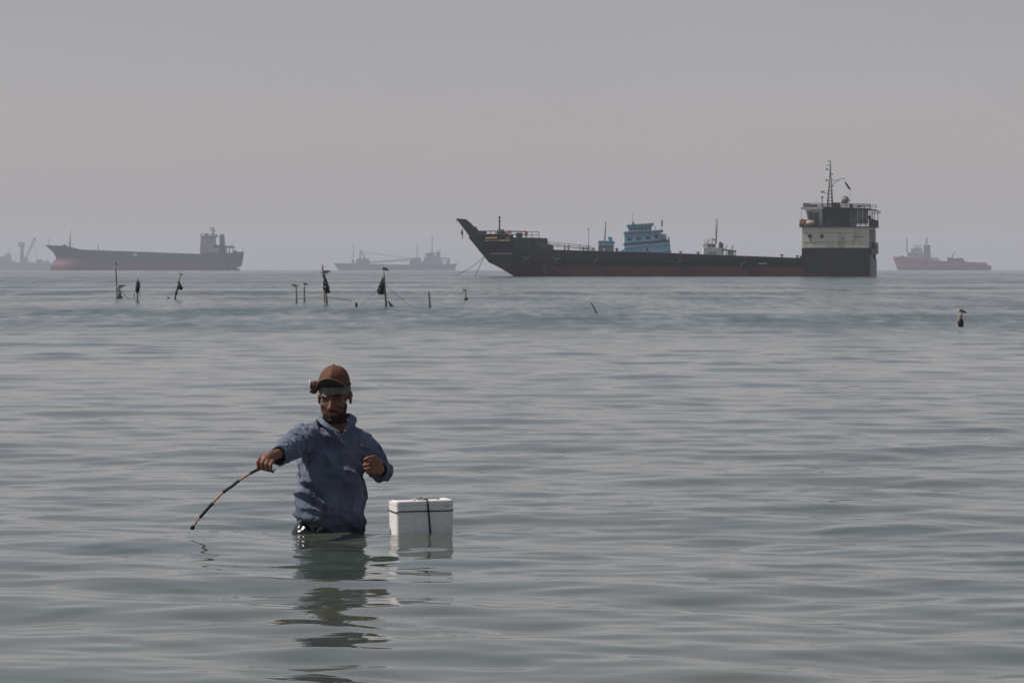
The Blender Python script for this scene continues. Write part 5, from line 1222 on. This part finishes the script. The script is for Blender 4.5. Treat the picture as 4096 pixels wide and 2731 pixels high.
        b2 = n.new('ShaderNodeBump'); b2.inputs['Strength'].default_value = .5; b2.inputs['Distance'].default_value = .010
        n3 = n.new('ShaderNodeTexNoise'); n3.inputs['Scale'].default_value = 28; n3.inputs['Detail'].default_value = 4; l.new(tc.outputs['Object'], n3.inputs[0]); l.new(n3.outputs['Fac'], b2.inputs['Height'])
        l.new(bp.outputs[0], b2.inputs['Normal']); l.new(b2.outputs[0], b.inputs['Normal'])
    shirtmat(M_shirt)
    shirt = submesh(sco, sfs, keep).build('shirt', M_shirt, root)
    sol = shirt.modifiers.new('cloth_thickness', 'SOLIDIFY'); sol.thickness = .0025; sol.offset = -1
    # collar, cuffs, buttons, chest mark
    def strip_part(rows, name, mat, th=.003):
        mb_ = MB().loft([[Vector(p) for p in r] for r in rows], closed=False); o = mb_.build(name, mat, shirt)
        so = o.modifiers.new('t', 'SOLIDIFY'); so.thickness = th; su = o.modifiers.new('s', 'SUBSURF'); su.levels = 2; su.render_levels = 2; return o
    M_col = M_shirt
    strip_part([[P(1367, 1728, -.108), P(1360, 1732, -.110)], [P(1330, 1708, -.098), P(1318, 1720, -.106)], [P(1298, 1684, -.074), P(1284, 1700, -.088)], [P(1288, 1668, -.03), P(1272, 1684, -.04)], [P(1290, 1664, .03), P(1270, 1682, .03)], [P(1318, 1660, .085), P(1310, 1684, .10)]], 'collar', M_col)
    strip_part([[P(1367, 1728, -.108), P(1384, 1730, -.104)], [P(1384, 1702, -.088), P(1412, 1714, -.094)], [P(1394, 1674, -.060), P(1434, 1682, -.082)], [P(1398, 1650, -.02), P(1424, 1662, -.02)], [P(1398, 1650, .03), P(1420, 1668, .03)], [P(1370, 1652, .085), P(1380, 1676, .10)]], 'collar', M_col)
    for i, zz in enumerate((.455, .375, .295, .215, .135, .06)):
        xx = .062 + (.496 - zz) * .135; i0 = np.argmin((X_ - xx) ** 2 * 4 + (Z_ - zz) ** 2 + 10 * (Y_ > 0)); p_ = sco[i0] + sno[i0] * .002
        MB().ell(p_, (.0045, .002, .0045), 10, 6).build('button', M_capd, shirt)
    i0 = np.argmin((X_ - .158) ** 2 + (Z_ - .428) ** 2 + 10 * (Y_ > .02)); p_ = Vector(sco[i0] + sno[i0] * .004)
    mk = MB().tube([p_ + Vector((-.008, 0, .006)), p_ + Vector((-.001, -.001, .001)), p_ + Vector((.006, 0, -.007))], .0022, 6)
    mk.tube([p_ + Vector((.003, 0, .004)), p_ + Vector((-.001, -.001, .001)), p_ + Vector((-.003, 0, -.006))], .0018, 6); mk.build('chest_emblem', MAT('pale_thread', (.5, .5, .52), .8), shirt)
    # trousers: soaked denim under the lifted hem
    M_jean = MAT('soaked_denim', (.010, .012, .017), .16, .3, 30, spec=.6, bump=.006)
    tm = trunk(-.001, [(-.22, .150, .115, .0, .03, R(8)), (-.04, .158, .118, .0, .03, R(10)), (.075, .157, .120, .004, .022, R(12))])
    for s in (-1, 1): tm.caps((s * .085, .03, -.06), (s * .095, .0, -.42), .094, .072, 20); tm.caps((s * .095, .0, -.42), (s * .10, .05, -.78), .070, .060, 20)
    tm.caps((-.115, -.03, -.02), (-.12, -.06, -.12), .072, .08, 20)
    jme = remeshed(tm, .007, 5, .5, 'trousers'); jco, jno, jfs = mesh_arrays(jme)
    jn = np.array([mnoise.noise(Vector((p[0] * 22, p[1] * 22, p[2] * 14))) for p in jco]); jco = jco + jno * (.008 * (1 - 2 * np.abs(jn)))[:, None]
    trs = submesh(jco, jfs, np.ones(len(jco), bool)).build('trousers', M_jean, root)
    MB().tube([P(1266, 2128, -.115), P(1278, 2116, -.118), P(1288, 2106, -.118)], .004, 6).build('seam_stripe', MAT('green_thread', (.12, .2, .16), .8), trs)
    # ---- the stick
    st = empty('fishing_stick', root.location + P(1050, 1868, -.53), 0, label='bent cane stick wrapped in black tape held over the water by the man', cat='stick')
    keyp = [(1078, 1858, -.520), (1050, 1866, -.535), (1032, 1877, -.545), (1000, 1893, -.55), (955, 1922, -.545), (925, 1945, -.54), (893, 1968, -.53), (850, 2012, -.51), (800, 2068, -.485), (772, 2105, -.47)]
    o0 = P(1050, 1868, -.53); pts = [P(*k) - o0 for k in keyp]
    fine = []
    for i in range(len(pts) - 1):
        p0, p1, p2, p3 = pts[max(i - 1, 0)], pts[i], pts[i + 1], pts[min(i + 2, len(pts) - 1)]
        for j in range(6):
            t = j / 6; fine.append(.5 * ((2 * p1) + (-p0 + p2) * t + (2 * p0 - 5 * p1 + 4 * p2 - p3) * t * t + (-p0 + 3 * p1 - 3 * p2 + p3) * t ** 3))
    fine.append(pts[-1]); L = len(fine)
    MB().tube(fine, [.0058 - .0016 * i / L for i in range(L)], 8).build('cane', MAT('tan_cane', (.34, .17, .085), .6, .2, 40, stretch=(1, 1, 1)), st)
    M_tape = MAT('black_tape', (.012, .011, .010), .55, .3, 60)
    def near(px, py): return min(range(L), key=lambda i: (fine[i] - (P(px, py, -.52) - o0)).xz.length)
    for a, b in (((1078, 1858), (1000, 1893)), ((955, 1922), (893, 1968)), ((850, 2012), (800, 2068))):
        i0, i1 = near(*a), near(*b); seg_ = fine[min(i0, i1):max(i0, i1) + 1]
        MB().tube(seg_, [.0092 if q in (0, len(seg_) - 1) else .0074 + .0006 * math.sin(q * 2.1) for q in range(len(seg_))], 8).build('tape_wrap', M_tape, st)
    tp_ = fine[-1]; dv = (fine[-1] - fine[-4]).normalized()
    MB().tube([tp_ - dv * .004, tp_ + dv * .004, tp_ + dv * .014, tp_ + dv * .020], [.008, .0115, .0105, .003], 8).build('weighted_tip', M_tape, st)
    MB().tube([tp_ + Vector((.010, 0, .012)), tp_ + Vector((.018, 0, .008)), tp_ + Vector((.022, 0, .010))], .0016, 5).build('loose_thread', M_rope, st)
    # bits of weed flung from the stick
    for (px, py, lab) in ((1099, 1879, 'tiny scrap of weed falling beside the gripping hand'), (755, 2131, 'tiny drop of water falling below the stick tip')):
        q = root.location + P(px, py, -.48); d_ = MB().caps((-.005, 0, -.003), (.004, 0, .003), .0032, .0022, 8, 3) if px > 1000 else MB().caps((-.005, 0, 0), (.006, 0, .002), .0018, .0012, 8, 3)
        o = d_.build('falling_scrap' if px > 1000 else 'water_drop', M_wetwood if px > 1000 else M_grey); o.location = q; tag(o, lab, 'scrap' if px > 1000 else 'drop')
person()
